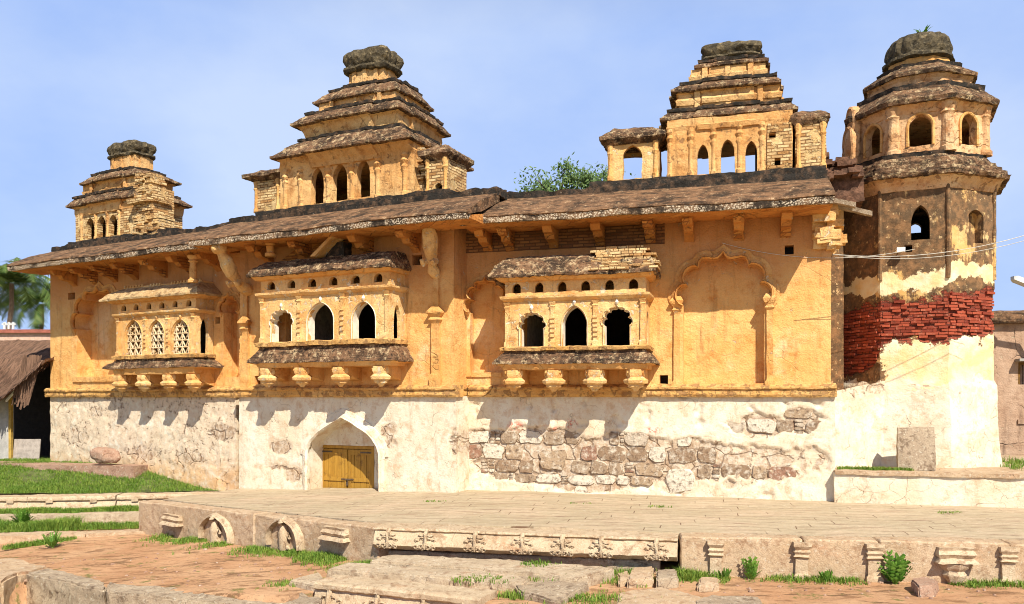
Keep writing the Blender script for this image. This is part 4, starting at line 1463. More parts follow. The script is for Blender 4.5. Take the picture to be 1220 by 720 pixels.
neckbox(tb, C, h2[0], cy, h2[1] - .15, h2[2] - .15, h2[3] - .2, t3[3])
tier(tb, C, t3, h3, cy, (h2[1] - .25, h2[2] - .25, h2[0]))
neckbox(tb, C, cp[0], cy, cp[1] - .12, cp[2] - .12, h3[3] - .1, cp[3] + .05)
cap(tb, C, cp[0], cy, cp[1], cp[2], cp[3], ct[3])
kiosk(tb, C, 303, 333, 254, 216, 203, 1.5, 1.4, BRICKY, ov=.28)
kiosk(tb, C, 507, 533, 233, 190, 173, .42, 1.15, BRICKY, hole=(518, 527, 229, 219), dark=True, ov=.16)
m = MB()
rnd = random.Random(9)
for i in range(40):
    px, py = rnd.uniform(493, 507), rnd.uniform(178, 229)
    x, z = C.p(px, py, -.6)
    m.box(x - .14, x + .14, .7 + rnd.uniform(-.12, .2), 1.6, z - .07, z + .05)
m.done('broken_masonry', BRICKY, tb, C, .1, (.03, 3, .02, 8))

# --- left turret -------------------------------------------------------------
yF, dL = .5, .95
cy = yF + dL
off = -yF
cx = (L.x(90, off) + L.x(165, off)) / 2
w = (L.x(165, off) - L.x(90, off)) / 2
z0 = L.z(128, 282, off) - .05
t1 = fit(L, 78, 166, 248, cy, .55); h1 = fit(L, 89, 161, 235, cy, .55)
t2 = fit(L, 94, 165, 221, cy, .55); h2 = fit(L, 111, 160, 208, cy, .55)
cp = fit(L, 123.5, 160, 190, cy, .62); ct = fit(L, 123.5, 160, 171.5, cy, .62)
wl = []
for px, a, b in ((107.5, 286, 260), (121, 284, 257), (134.5, 281, 256)):
    wl.append((L.x(px - 5, off), L.x(px + 5, off), L.z(px, a, off), L.z(px, b, off)))
tb = turret_body(L, cx, yF, w, dL, z0 - .3, t1[3] - .02, wl, BRICKY)
columns(tb, L, [L.x(p_, off) for p_ in (97, 114, 128, 142)], yF, z0, t1[3] - .25, .055)
base_course(tb, L, L.x(71, 0), L.x(199, 0), .3, yF + 2 * dL + .3, z0 - .02)
tier(tb, L, t1, h1, cy, (w, dL, cx))
neckbox(tb, L, h1[0], cy, h1[1] - .1, h1[2] - .1, h1[3] - .2, t2[3] + .05)
tier(tb, L, t2, h2, cy, (h1[1] - .2, h1[2] - .2, h1[0]))
neckbox(tb, L, cp[0], cy, cp[1] - .06, cp[2] - .06, h2[3] - .1, cp[3] + .05)
cap(tb, L, cp[0], cy, cp[1], cp[2], cp[3], ct[3])
# broken corner pier with bare brickwork on its right
m = MB()
rnd = random.Random(21)
xa, xb = L.x(161, -.3), L.x(185, -.3)
zz0, zz1 = z0 - .2, L.z(170, 206, -.3)
m.box(xa, xb - .15, .35, 1.2, zz0, zz1 - .5)
z = zz0
while z < zz1:
    u = (z - zz0) / (zz1 - zz0)
    x = xa - .15 * rnd.random()
    while x < xb - .5 * u:
        ww = rnd.uniform(.16, .32)
        m.box(x, x + ww - .02, .28 + rnd.uniform(-.07, .08) + .1 * u, 1.0, z, z + .085)
        x += ww
    z += .10
m.box(xa - .25, xb - .2, .12, 1.0, L.z(170, 240, -.3) - .06, L.z(170, 240, -.3) + .1)
m.done('broken_pier', BRICKY, tb, L, .1, (.035, 2.5, .02, 8))

# --- right turret --------------------------------------------------------------
yF, dR = .4, 1.35
cy = yF + dR
off = -yF
xa, xb = R.x(795, off), R.x(944, off)
cx, w = (xa + xb) / 2, (xb - xa) / 2
z0 = R.z(860, 207, off) - .03
t1 = fit(R, 786, 951, 145, cy, .72); h1 = fit(R, 797, 941, 132, cy, .72)
t2 = fit(R, 799, 931, 111, cy, .72); h2 = fit(R, 812, 923, 99, cy, .72)
t3 = fit(R, 827, 916, 82, cy, .72); h3 = fit(R, 834, 908, 74, cy, .72)
cp = fit(R, 835, 908, 71, cy, .8); ct = fit(R, 835, 908, 50, cy, .8)
wl = []
for px, hw, a, b in ((837.5, 7, 208, 172), (867, 8.5, 207, 166), (895, 7, 205, 168)):
    wl.append((R.x(px - hw, off), R.x(px + hw, off), R.z(px, a, off), R.z(px, b, off)))
ex = [rect(R.x(916, off), R.x(924, off), R.z(920, 165, off), R.z(920, 159, off)), rect(R.x(922, off), R.x(930, off), R.z(925, 198, off), R.z(925, 189, off))]
tb = turret_body(R, cx, yF, w, dR, z0 - .2, t1[3] - .02, wl, TURRET, True, extra=ex)
columns(tb, R, [R.x(p_, off) for p_ in (798, 823, 850, 881, 908)], yF, z0, t1[3] - .28)
base_course(tb, R, R.x(700, 0), R.x(985, 0), .22, yF + 2 * dR + .2, z0)
tier(tb, R, t1, h1, cy, (w, dR, cx), .08)
neckbox(tb, R, h1[0], cy, h1[1] - .14, h1[2] - .14, h1[3] - .2, t2[3])
tier(tb, R, t2, h2, cy, (h1[1] - .2, h1[2] - .2, h1[0]), .08)
neckbox(tb, R, h2[0], cy, h2[1] - .14, h2[2] - .14, h2[3] - .2, t3[3])
tier(tb, R, t3, h3, cy, (h2[1] - .2, h2[2] - .2, h2[0]), .05)
cap(tb, R, cp[0], cy, cp[1], cp[2], cp[3], ct[3])
# brick facing of its right bay
m = MB()
m.panel(rect(R.x(914, off), R.x(943, off), z0 - .1, t1[3] - .35), [[(a, b) for a, b in e_] for e_ in ex], yF - .05, yF + .01, .10)
m.done('bare_brick_facing', BRICKY, tb, R, rough=(.02, 3, .014, 8))
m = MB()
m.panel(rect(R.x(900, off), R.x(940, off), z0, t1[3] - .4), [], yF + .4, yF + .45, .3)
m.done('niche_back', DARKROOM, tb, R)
kiosk(tb, R, 724, 784, 216, 172, 153, .35, 1.0, CARVED, hole=(742, 765, 214, 174), ov=.2)
kiosk(tb, R, 948, 984, 203, 148, 131, .40, 2.0, BRICKY, ov=.10)

# ------------------------------------------------------------------ corner tower
STUCCO = plaster('tower_stucco', (.66, .36, .16), (.76, .52, .30), (.42, .17, .06), st=.7, chip=.57, chips=(.30, .16, .08), crackf=.6)
tower = thing('corner_tower', TW.w(0, 0, .8), 'tall eight-sided tower with dark stained plaster, a band of bare red brick and white base', 'tower')
TU = TW
TW = Frame(TW.o.x - .17 * cos(TW.yaw), TW.o.y + .17 * sin(TW.yaw), 24.5)
def oct_(r, n=8, ph=pi / 8):
    return [(r * cos(2 * pi * k / n + ph), r * sin(2 * pi * k / n + ph)) for k in range(n)]
def tpart(name, m, mat, cell=None, rough=None, parent=None, **kw):
    return m.done(name, mat, parent or tower, TU if UPPER else TW, cell, rough, **kw)
UPPER = False
def octwall(name, mat, r, z0, z1, openings, t, grid, recess=(), rough=None):
    """eight wall panels; openings: face index -> list of outlines in (s, z); s runs left to right seen from outside"""
    ap, a = r * cos(pi / 8), 2 * r * sin(pi / 8)
    m = MB()
    for k in range(8):
        th = -pi / 2 + k * pi / 4                          # outward direction of the face (k = 0 is the front)
        nx, ny = cos(th), sin(th)
        tx, ty = -ny, nx
        def tf(s, y, z, nx=nx, ny=ny, tx=tx, ty=ty):
            return (nx * (ap - y) + tx * s, ny * (ap - y) + ty * s, z)
        m.panel(rect(-a / 2, a / 2, z0, z1), openings.get(k, []), 0, t, grid, tf=tf)
    for k, d_ in recess:
        th = -pi / 2 + k * pi / 4
        nx, ny = cos(th), sin(th)
        tx, ty = -ny, nx
        def tf(s, y, z, nx=nx, ny=ny, tx=tx, ty=ty):
            return (nx * (ap - y) + tx * s, ny * (ap - y) + ty * s, z)
        m.panel(rect(-a * .4, a * .4, z0 + .2, z1 - .2), [], d_, d_ + .05, .4, tf=tf)
    return tpart(name, m, mat, None, rough)
ZB0, ZB1 = .78, 8.42
rb = 2.10
body = octwall('tower_wall', TOWER, rb, ZB0, ZB1,
               {0: [arch(-.06, .38, 6.72, 7.15, 7.62, 'pointed', 3, 6), rect(-.22, -.03, 6.42, 6.6)], 1: [arch(-.10, .42, 6.65, 7.3, 7.52, 'pointed', 3, 8)],
                4: [arch(-.30, .02, 7.55, 7.7, 7.86, 'pointed', 3, 6)]}, .3, .075, [(1, .26)])
uvl = body.data.uv_layers.new(name='perimeter')
vsx = body.data.vertices
for lp in body.data.loops:
    c = vsx[lp.vertex_index].co
    uvl.data[lp.index].uv = (math.atan2(c.x, -c.y) * rb, c.z)
def tedge(c, f=1.7, a=.28):
    return a * noise.noise(Vector((c.x * f, c.y * f, c.z * f))) + a * .5 * noise.noise(Vector((c.x * 4, c.y * 4, c.z * 4)))
def tang(c):
    return math.atan2(c.x, -c.y) * rb                    # 0 front, + to the right
def f_brick(c):
    s = tang(c)
    lo = 4.05 + (.0 if s > -.6 else ss(-.6, -1.3, s) * -.75) + (.12 if s > .9 else 0)
    hi = 5.15 + .25 * ss(.4, 1.1, s) - .10 * ss(-.2, -1.0, s)
    return .5 + .9 * min(c.z - lo + tedge(c), hi - c.z + tedge(c * 1.1)) / .62
def f_white(c):
    s = tang(c)
    return .5 + (2.98 - .0 * s - c.z + tedge(c)) / .9
def f_pale(c):
    s = tang(c)
    v1 = .5 + min(4.35 - c.z + tedge(c), s + 1.15 + (4.2 - c.z) * -.4 + tedge(c)) / .55
    v2 = .5 + (.22 - abs(c.z - (5.62 + .28 * ss(.5, 1.2, s) + .06 * noise.noise(c * 3))) + tedge(c) * .5) / .4
    return max(v1, v2)
def f_stain_sun(c):
    s = tang(c)
    v = .62 + .40 * noise.noise(c * .8)
    v += .35 * ss(5.6, 6.2, c.z) * ss(8.3, 7.7, c.z) * (1 if abs(s) < .85 else .55)
    v += .8 * ss(-.9, -1.2, s)  # left flank much darker
    v -= .5 * ss(-1.2, -1.6, s) * ss(6.6, 8.0, c.z)  # upper left kept pale: sunlight on the fillet put into the colour
    return v
attrs(body, {'brick': f_brick, 'white': f_white, 'pale': f_pale, 'stain': f_stain_sun})
br_ = body.data.attributes['brick'].data
for v in body.data.vertices:
    k = br_[v.index].value
    rr = math.hypot(v.co.x, v.co.y)
    if rr > rb * .9:
        q = -.055 * ss(.45, .6, k) + .03 * noise.noise(v.co * 2) + .014 * noise.noise(v.co * 8) + .05 * ss(3.1, 2.85, v.co.z)
        v.co.x *= 1 + q / rr
        v.co.y *= 1 + q / rr
# bare brick courses that stick out of the broken band
for k in range(8):
    if k not in (0, 1, 7): continue
    m = MB()
    th = -pi / 2 + k * pi / 4
    nx, ny = cos(th), sin(th)
    tx, ty = -ny, nx
    ap, a = rb * cos(pi / 8), 2 * rb * sin(pi / 8)
    rnd = random.Random(30 + k)
    z = 3.3
    while z < 5.7:
        s = -a / 2 + rnd.uniform(0, .12)
        while s < a / 2 - .08:
            ww = rnd.uniform(.16, .32)
            c = Vector((nx * ap + tx * (s + ww / 2), ny * ap + ty * (s + ww / 2), z))
            if f_brick(c) > .62 + .25 * noise.noise(c * 1.9) and rnd.random() < .82:
                o_ = rnd.uniform(-.035, .035)
                r_ = [(s, -.10), (min(s + ww - .015, a / 2), -.10), (min(s + ww - .015, a / 2), o_), (s, o_)]
                m.loft([[(nx * (ap + y) + tx * x, ny * (ap + y) + ty * x, z + dz) for x, y in r_] for dz in (0, .062)])
            s += ww
        z += .078
    RED = bpy.data.materials.get('bare_red_brick')
    if RED is None:
        t = NT('bare_red_brick', .93, .15)
        c = t.mix(t.n('ShaderNodeNewGeometry').outputs['Random Per Island'], (.17, .032, .02), (.40, .085, .042))
        c = t.mix(t.ramp(t.noise(9, 8, .72), .52, .68, 0, .6), c, (.50, .22, .14))
        c = t.mix(t.ramp(t.noise(6, 8, .72), .58, .70, 0, .8), c, (.12, .045, .03))
        t.bump(t.noise(20, 7, .7), .02, .8)
        RED = t.col(c)
    tpart('bare_brickwork', m, RED, .14, (.012, 5, .008, 14))
# slender corner ribs
for k in range(8):
    if k in (3, 4, 5): continue
    a = -pi / 2 + pi / 8 + k * pi / 4
    m = MB()
    m.lathe([(.055, 5.7), (.055, 8.35)], (rb + .0) * cos(a), (rb + .0) * sin(a), 8)
    rbb = tpart('corner_rib', m, TOWER, .12, (.02, 3, .012, 9))
    attrs(rbb, {'brick': lambda c: 0.0, 'white': lambda c: 0.0, 'pale': lambda c: 0.0, 'stain': f_stain_sun})
    rbb.data.uv_layers.new(name='perimeter')
# white base, a bit wider than the shaft
m = MB()
def base_ring(g, z):
    return [(x, y, z) for x, y in oct_(rb + g)]
m.loft([base_ring(.22, .78), base_ring(.16, 1.2), base_ring(.09, 2.3), base_ring(.06, 2.92), base_ring(-.02, 3.05)])
wb_ = m.done('tower_base', WHITE, tower, TW, .08, (.03, 1.3, .012, 6))
attrs(wb_, {'peel': lambda c: .30 + .10 * ss(2.4, 2.9, c.z) + .12 * noise.noise(c * .9), 'soil': lambda c: .0, 'red': lambda c: 0.0, 'wet': lambda c: 0.0})
# cornice of layered slabs
def ringpart(name, lst, mat, cell=.085, rough=(.035, 2.2, .03, 7)):
    m = MB()
    m.polys([(oct_(r), z) for r, z in lst])
    return tpart(name, m, mat, cell, rough)
ringpart('cornice_cove', [(2.12, 8.02), (2.16, 8.15), (2.33, 8.32), (2.36, 8.38)], STUCCO, .12, (.02, 2.5, .01, 8))
ringpart('cornice', [(2.46, 8.32), (2.50, 8.42), (2.42, 8.44), (2.40, 8.54), (2.28, 8.56), (2.27, 8.66), (2.16, 8.70), (2.14, 8.80), (2.02, 8.84), (1.92, 8.96), (1.7, 8.97)], BAYROOF, .06, (.03, 2.2, .03, 9))
ringpart('parapet_course', [(1.90, 8.9), (1.93, 9.05), (1.6, 9.08)], BLACK, .09)
# open chamber
UPPER = True
r1 = 1.76
zo0, zo1 = 9.26, 10.08
pw = arch(-.27, .27, zo0, zo0 + .52, zo1, 'pointed', 3, 6)
octwall('chamber_wall', STUCCO, r1, 9.0, 10.42, {k: [pw] for k in (0, 1, 2, 6, 7)} | {4: [arch(-.3, .3, 9.3, 9.5, 9.7, 'pointed', 3, 4)]}, .22, .11, rough=(.025, 2.5, .014, 8))
for k in range(8):
    if k in (3, 4): continue
    a = -pi / 2 + pi / 8 + k * pi / 4
    m = MB()
    m.lathe([(.21, 9.04), (.21, 9.16), (.16, 9.2), (.155, 10.0), (.20, 10.06), (.165, 10.12), (.21, 10.25), (.21, 10.4)], (r1 - .09) * cos(a), (r1 - .05) * sin(a), 10)
    tpart('chamber_column', m, STUCCO, .12, (.025, 4, .014, 10))
for k in (0, 1, 7):
    th = -pi / 2 + k * pi / 4
    nx, ny = cos(th), sin(th)
    tx, ty = -ny, nx
    m = MB()
    m.band(arch_line(pw), .07, -.05, .02)
    for v in m.bm.verts:
        s, y, z = v.co
        ap = r1 * cos(pi / 8)
        v.co = (nx * (ap - y) + tx * s, ny * (ap - y) + ty * s, z)
    tpart('window_frame', m, OCHRE, None, (.01, 4, .006, 10))
ringpart('eave_cove', [(1.78, 10.12), (1.81, 10.22), (1.92, 10.36), (1.96, 10.42)], STUCCO, .12, (.02, 2.5, .01, 8))
ringpart('chamber_eave', [(2.03, 10.34), (2.06, 10.45), (1.66, 10.83), (1.64, 10.86)], BAYROOF, .06, (.018, 2.0, .018, 9))
ringpart('black_course', [(1.69, 10.80), (1.70, 10.93), (1.4, 10.95)], BLACK)
ringpart('upper_drum', [(1.36, 10.9), (1.37, 11.15), (1.42, 11.2), (1.46, 11.32)], STUCCO, .12, (.03, 3, .016, 9))
ringpart('upper_eave', [(1.52, 11.24), (1.54, 11.33), (1.14, 11.60), (1.12, 11.62)], BAYROOF, .06, (.022, 2.0, .022, 9))
ringpart('black_course', [(1.13, 11.56), (1.15, 11.68), (.85, 11.70)], BLACK)
ringpart('dome_neck', [(.84, 11.66), (.82, 11.95), (.88, 12.0)], OCHRE, .12, (.03, 3, .02, 9))
m = MB()
rs = []
for s, z in ((.82, 11.92), (.91, 11.96), (.90, 12.04), (.81, 12.09), (.83, 12.2), (.82, 12.36), (.76, 12.52), (.66, 12.64), (.42, 12.70), (.12, 12.72)):
    rs.append([(s * (1 + (.035 * cos(16 * a) if z > 12.1 else 0)) * cos(a), s * (1 + (.035 * cos(16 * a) if z > 12.1 else 0)) * sin(a), z) for a in [2 * pi * k / 64 for k in range(64)]])
m.loft(rs)
tpart('dome', m, CAP, .08, (.04, 2.2, .03, 7))
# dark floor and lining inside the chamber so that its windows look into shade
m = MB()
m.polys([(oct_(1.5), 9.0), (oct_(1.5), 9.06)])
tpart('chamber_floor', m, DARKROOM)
# carved leaf discs on its left flank
a = -pi / 2 - pi / 8 - pi / 4 + .02
for zc, rz, ry, dd in ((9.68, .72, .36, 1.92), (10.36, .55, .30, 1.85)):
    m = MB()
    nx, ny = cos(a), sin(a)
    tx, ty = -ny, nx
    rs = []
    for s, o in ((1, -.12), (1.0, .06), (.88, .10), (.80, .05), (.3, .11), (.05, .12)):
        rs.append([(nx * (dd + o) + tx * ry * s * cos(q), ny * (dd + o) + ty * ry * s * cos(q), zc + rz * s * sin(q) * (1 - .18 * sin(q))) for q in [2 * pi * k / 28 for k in range(28)]])
    m.loft(rs)
    tpart('carved_leaf_disc', m, STUCCO, .09, (.02, 4, .012, 10))
# low spreading white skirt between tower and palace wall
UPPER = False
P0 = TW.M.inverted() @ R.w(xR1 + .02, .6, 0)
m = MB()
m.loft([[(P0.x - .1, P0.y - .25, z0_), (-.7, -rb * .96 - .1 * (3 - z0_) / 3, z0_), (-.4, -1.2, z0_), (P0.x - .1, P0.y + 1.8, z0_)] for z0_ in (.6, 2.2, 2.72)] )
for v in m.bm.verts:
    if v.co.z > 2.6 and v.co.x > -1: v.co.z = 3.05
wb2 = m.done('skirting_wall', WHITE, tower, TW, .1, (.035, 1.2, .014, 6))
attrs(wb2, {'peel': lambda c: .28 + .2 * ss(2.3, 2.8, c.z) + .12 * noise.noise(c * .9), 'soil': lambda c: 0.0, 'red': lambda c: 0.0, 'wet': lambda c: 0.0})

# fern on the dome
def tuft(name, loc, n, ln, mat, label, cat, wid=.05, group=None, spread=1.0, seed=1, lobes=False):
    rnd = random.Random(seed)
    vs, fs = [], []
    loc = Vector(loc)
    for i in range(n):
        a = rnd.uniform(0, 2 * pi)
        l_ = ln * rnd.uniform(.55, 1.0)
        el = rnd.uniform(.5, 1.4)
        d = Vector((cos(a) * cos(el) * spread, sin(a) * cos(el) * spread, sin(el)))
        sd = Vector((-sin(a), cos(a), 0)) * wid * rnd.uniform(.7, 1.2)
        p0 = Vector((cos(a), sin(a), 0)) * .03 * spread
        if lobes:                                        # stem with broad leaves
            for j in range(5):
                u = .25 + .17 * j
                q = p0 + d * l_ * u
                for sg in (-1, 1):
                    e = q + sd * sg * 2.2 + Vector((0, 0, .03)) + d * .04
                    b = len(vs)
                    vs += [q, (q + e) / 2 + d * .045, e - Vector((0, 0, .02)), (q + e) / 2 - d * .045]
                    fs.append((b, b + 1, b + 2, b + 3))
            b = len(vs)
            vs += [p0 + sd * .12, p0 - sd * .12, p0 + d * l_]
            fs.append((b, b + 1, b + 2))
            continue
        b = len(vs)
        mid = p0 + d * l_ * .55
        tip = p0 + d * l_ - Vector((0, 0, .25 * l_ * spread))
        vs += [p0 - sd * .5, p0 + sd * .5, mid + sd, mid - sd, tip]
        fs += [(b, b + 1, b + 2, b + 3), (b + 3, b + 2, b + 4)]
    me = bpy.data.meshes.new(name)
    me.from_pydata([tuple(v) for v in vs], [], fs)
    me.materials.append(mat)
    o = link(name, me, None, Matrix.Translation(loc))
    return tag(o, label, cat, group)
tuft('fern', TU.w(.10, -.15, 12.70), 22, .46, WEED, 'small green fern sprouting from the top of the tower dome', 'fern', .035, seed=4)

# ------------------------------------------------------------------ terrace under the tower, the leaning slab
lw_y = -.25
m = MB()
xa = xR1 + .06
m.panel(rect(xa, xa + 9, -.3, .74), [], lw_y, 1.0, .08)
lw = m.done('terrace_wall', WHITE, None, R, rough=(.02, 1.5, .01, 8))
tag(lw, 'low whitewashed retaining wall below the tower, facing the paved platform', 'low wall')
attrs(lw, {'peel': lambda c: .30 + .12 * noise.noise(c * .8), 'soil': lambda c: 0.0, 'red': lambda c: 0.0, 'wet': lambda c: 0.0})
m = MB()
m.box(xa, xa + 9, lw_y - .05, 7.0, .70, .80)
tp = m.done('coping', GRANITE, lw, R, .16, (.02, 1.6, .012, 7))
p = onD(1091, 556, 20.6)
m = MB()
cx_, cy_ = p.x, p.y
m.loft([[(-.43, -.24, 0), (.43, -.22, 0), (.43, .14, 0), (-.43, .14, 0)], [(-.42, -.12, .62), (.43, -.10, .62), (.43, .2, .62), (-.42, .2, .62)], [(-.40, .03, 1.04), (.42, .05, 1.06), (.42, .28, 1.06), (-.40, .28, 1.04)]])
sl = m.done('leaning_stone', GRANITE_DARK, None, Matrix.Translation((cx_, cy_, .80)) @ Matrix.Rotation(-radians(20), 4, 'Z'), .09, (.02, 3, .012, 9))
tag(sl, 'rectangular grey stone block leaning against the white base of the tower', 'stone block')

# ------------------------------------------------------------------ the stone platform
plat = thing('stone_platform', (0, 18, zp(0)), 'broad paved stone platform before the palace with carved blocks along its front edge', 'platform')
fe = [onZ(165, 598, zp(-10.3)), onZ(300, 612.5, zp(-6.2)), onZ(449, 629, zp(-2.8)), onZ(806, 639.5, 0), onZ(1010, 643.5, 0), onZ(1262, 649, 0)]
be = [R.w(xa + 6, -.2, 0), R.w(xR1, .1, 0), R.w(R.x(545), .1, 0), C.w(xC0 + .3, .3, 0), C.w(xC0 + .05, -.02, 0)]
outl = [(v.x, v.y) for v in [fe[0] + Vector((.5, .42, 0))] + [v + Vector((.12, .5, 0)) for v in fe[1:3]] + [v + Vector((0, .52, 0)) for v in fe[3:]] + be]
m = MB()
m.panel(outl, [], 0, -.25, .16, tf=lambda a, y, z: (a, z, y))
for v in m.bm.verts:
    v.co.z += zp(v.co.x) + (0 if v.co.z < -.1 else .024 * noise.noise(v.co * .8) + .010 * noise.noise(Vector((v.co.x * .7, v.co.y * 3.5, 2))))
m.done('paving', PAVE, plat)

def scroll(m, x, y, z, r, sg=1, tilt=0.0, t=.018):
    pth, rad = [], []
    n = 20
    for i in range(n + 1):
        u = i / n
        a = sg * (pi * .5 + u * 2 * pi * 1.35)
        rr = r * (1 - .68 * u)
        pth.append((x + rr * cos(a) * sg, y - .012 - tilt * (rr * sin(a)) - .012 * u, z + rr * sin(a)))
        rad.append(t * (.75 + .4 * u))
    m.tube(pth, rad, 6)

def edge_frame(a, b):
    d = (b - a)
    yaw = -math.degrees(math.atan2(d.y, d.x))
    return Frame(a.x, a.y, yaw), math.hypot(d.x, d.y)

def block(fr, x0, x1, z0, z1, y0=-.0, y1=.44, mat=None, name='edge_block', rough=(.022, 1.4, .014, 8), follow=True):
    m = MB()
    m.box(x0 + .012, x1 - .012, y0, y1, z0, z1)
    bmesh.ops.bevel(m.bm, geom=m.bm.edges[:], offset=.025, segments=1, affect='EDGES')
    if follow:
        for v in m.bm.verts: v.co.z += zp(fr.w(v.co.x, v.co.y, 0).x)
    return m.done(name, mat or GRANITE, plat, fr, .09, rough)

def carved_niche(fr, x, zb, zt, w):
    m = MB()
    pl_ = arch(x - w, x + w, zb, zb + (zt - zb) * .22, zt, 'pointed', 3, 8)
    m.band(arch_line(pl_), .10, -.10, .03)
    m.band(arch_line(pl_), .045, -.15, .03)
    nd = m.done('carved_niche', CARVEDSTONE, plat, fr, .06, (.015, 4, .01, 12))
    m = MB()                                             # worn figure relief inside
    zc = zb + (zt - zb) * .42
    m.tube([(x, -.02, zc - .28), (x, -.06, zc - .1), (x, -.05, zc + .08), (x, -.06, zc + .17), (x, -.02, zc + .27)], [.15, .12, .13, .085, .06], 10)
    for s_ in (-1, 1):
        m.tube([(x + s_ * .10, -.03, zc + .05), (x + s_ * .19, -.06, zc - .02), (x + s_ * .15, -.05, zc + .10)], [.045, .05, .035], 8)
        m.tube([(x + s_ * .06, -.04, zc - .2), (x + s_ * .17, -.06, zc - .27), (x + s_ * .05, -.06, zc - .32)], [.06, .055, .045], 8)
    m.tube([(x, -.05, zt - .10), (x, -.12, zt - .02), (x, -.10, zt + .05)], [.07, .10, .04], 8)
    m.done('relief_figure', CARVEDSTONE, nd, fr, None, (.012, 6, .008, 14), angle=70)

def carved_bracket(fr, x, zt, w=.34, pend=True):
    m = MB()
    m.rings([(x - w, x + w, -.12, .05, zt - .18), (x - w - .03, x + w + .03, -.16, .05, zt - .12), (x - w, x + w, -.1, .05, zt - .05), (x - w, x + w, -.12, .05, zt)])
    m.rings([(x - w - .05, x + w + .05, -.22, .05, zt - .27), (x - w - .02, x + w + .02, -.2, .05, zt - .23), (x - w * .9, x + w * .9, -.08, .05, zt - .17)])
    b_ = m.done('carved_bracket', CARVEDSTONE, plat, fr, .06, (.015, 4, .01, 12))
    if pend:
        m = MB()
        rs = []
        for r_, dz in ((.10, .66), (.15, .58), (.20, .5), (.17, .42), (.24, .36), (.26, .28)):
            rs.append([(x + r_ * (1 + .06 * cos(8 * q)) * cos(q), -.02 + .75 * r_ * (1 + .06 * cos(8 * q)) * sin(q), zt - dz) for q in [2 * pi * k / 24 for k in range(24)]])
        m.loft(rs)
        m.done('lotus_base', CARVEDSTONE, b_, fr, None, (.012, 5, .008, 12))

# left run: two long slabs with ogee niches and worn brackets
E1, l1 = edge_frame(fe[0], fe[2])
zl_, zr_ = zp(fe[0].x), zp(fe[2].x)
zt = (zl_ + zr_) / 2
def atx(fr, px, z):
    """distance along the edge of the pixel column px"""
    return fr.x(px, 0)
c0, c1, c2 = 0.0, atx(E1, 303, 0), atx(E1, 451, 0)
block(E1, c0, c1, -1.05, .012)
block(E1, c1, c2, -1.0, .0)
carved_bracket(E1, atx(E1, 208, 0), E1.z(208, 613), .40, False)
carved_niche(E1, atx(E1, 259, 0), E1.z(259, 644), E1.z(259, 616), .62)
carved_niche(E1, atx(E1, 341, 0), E1.z(341, 652), E1.z(341, 620), .56)
carved_bracket(E1, atx(E1, 402, 0), E1.z(402, 628), .36, False)
# carved cornice beam in the middle
E2, l2 = edge_frame(fe[2], fe[3])
m = MB()
m.profile([(.6, -.03), (-.04, -.03), (-.06, -.07), (-.02, -.10), (-.06, -.16), (-.14, -.30), (-.16, -.36), (-.10, -.40), (-.02, -.46), (.6, -.46)], -.03, l2 + .02, 40)
bmn = m.done('carved_beam', CARVEDSTONE, plat, E2, .06, (.015, 1.5, .012, 10))
for px in (462, 507, 566, 622, 670, 716, 782):
    x = E2.x(px, .1)
    m = MB()
    for s_ in (-1, 1):
        scroll(m, x + s_ * .075, -.095, -.235, .065, s_, .5)
        scroll(m, x + s_ * .175, -.105, -.26, .05, -s_, .5)
        scroll(m, x + s_ * .07, -.15, -.37, .06, s_, .3)
        scroll(m, x + s_ * .18, -.15, -.375, .055, s_, .3)
        m.tube([(x + s_ * .02, -.06, -.15), (x + s_ * .09, -.09, -.165), (x + s_ * .16, -.085, -.15)], [.03, .028, .012], 6)
    m.tube([(x, -.03, -.07), (x, -.10, -.12), (x, -.16, -.30), (x, -.15, -.42)], [.05, .045, .04, .02], 8)
    m.done('carved_boss', CARVEDSTONE, bmn, E2, None, (.012, 6, .008, 14))
block(E2, .2, l2 - .3, -.95, -.475, .06, .8, GRANITE_DARK)
# right run of plain blocks with pilaster strips
E3, l3 = edge_frame(fe[3], fe[5])
xs = [E3.x(810), E3.x(958), E3.x(1048), E3.x(1204), E3.x(1290)]
for i, (a, b) in enumerate(zip(xs[:-1], xs[1:])):
    block(E3, a, b, -.95, .008 - .014 * (i % 2), 0, .47, GRANITE)
def edge_pilaster(fr, px):
    x = fr.x(px, .1)
    m = MB()
    w = .13
    m.rings([(x - w * 1.1, x + w * 1.1, -.10, .04, -.80), (x - w * 1.1, x + w * 1.1, -.10, .04, -.66), (x - w * .85, x + w * .85, -.07, .04, -.62), (x - w * .85, x + w * .85, -.07, .04, -.34), (x - w * 1.15, x + w * 1.15, -.12, .04, -.31), (x - w * .9, x + w * .9, -.09, .04, -.27),
             (x - w * 1.15, x + w * 1.15, -.12, .04, -.22), (x - w * .9, x + w * .9, -.09, .04, -.18), (x - w * 1.2, x + w * 1.2, -.13, .04, -.12), (x - w * 1.2, x + w * 1.2, -.12, .04, -.05)])
    m.done('edge_pilaster', CARVEDSTONE, plat, fr, .06, (.012, 4, .008, 12))
for px in (853, 956, 1043, 1203): edge_pilaster(E3, px)
carved_bracket(E3, E3.x(1141, .15), -.08, .30, True)

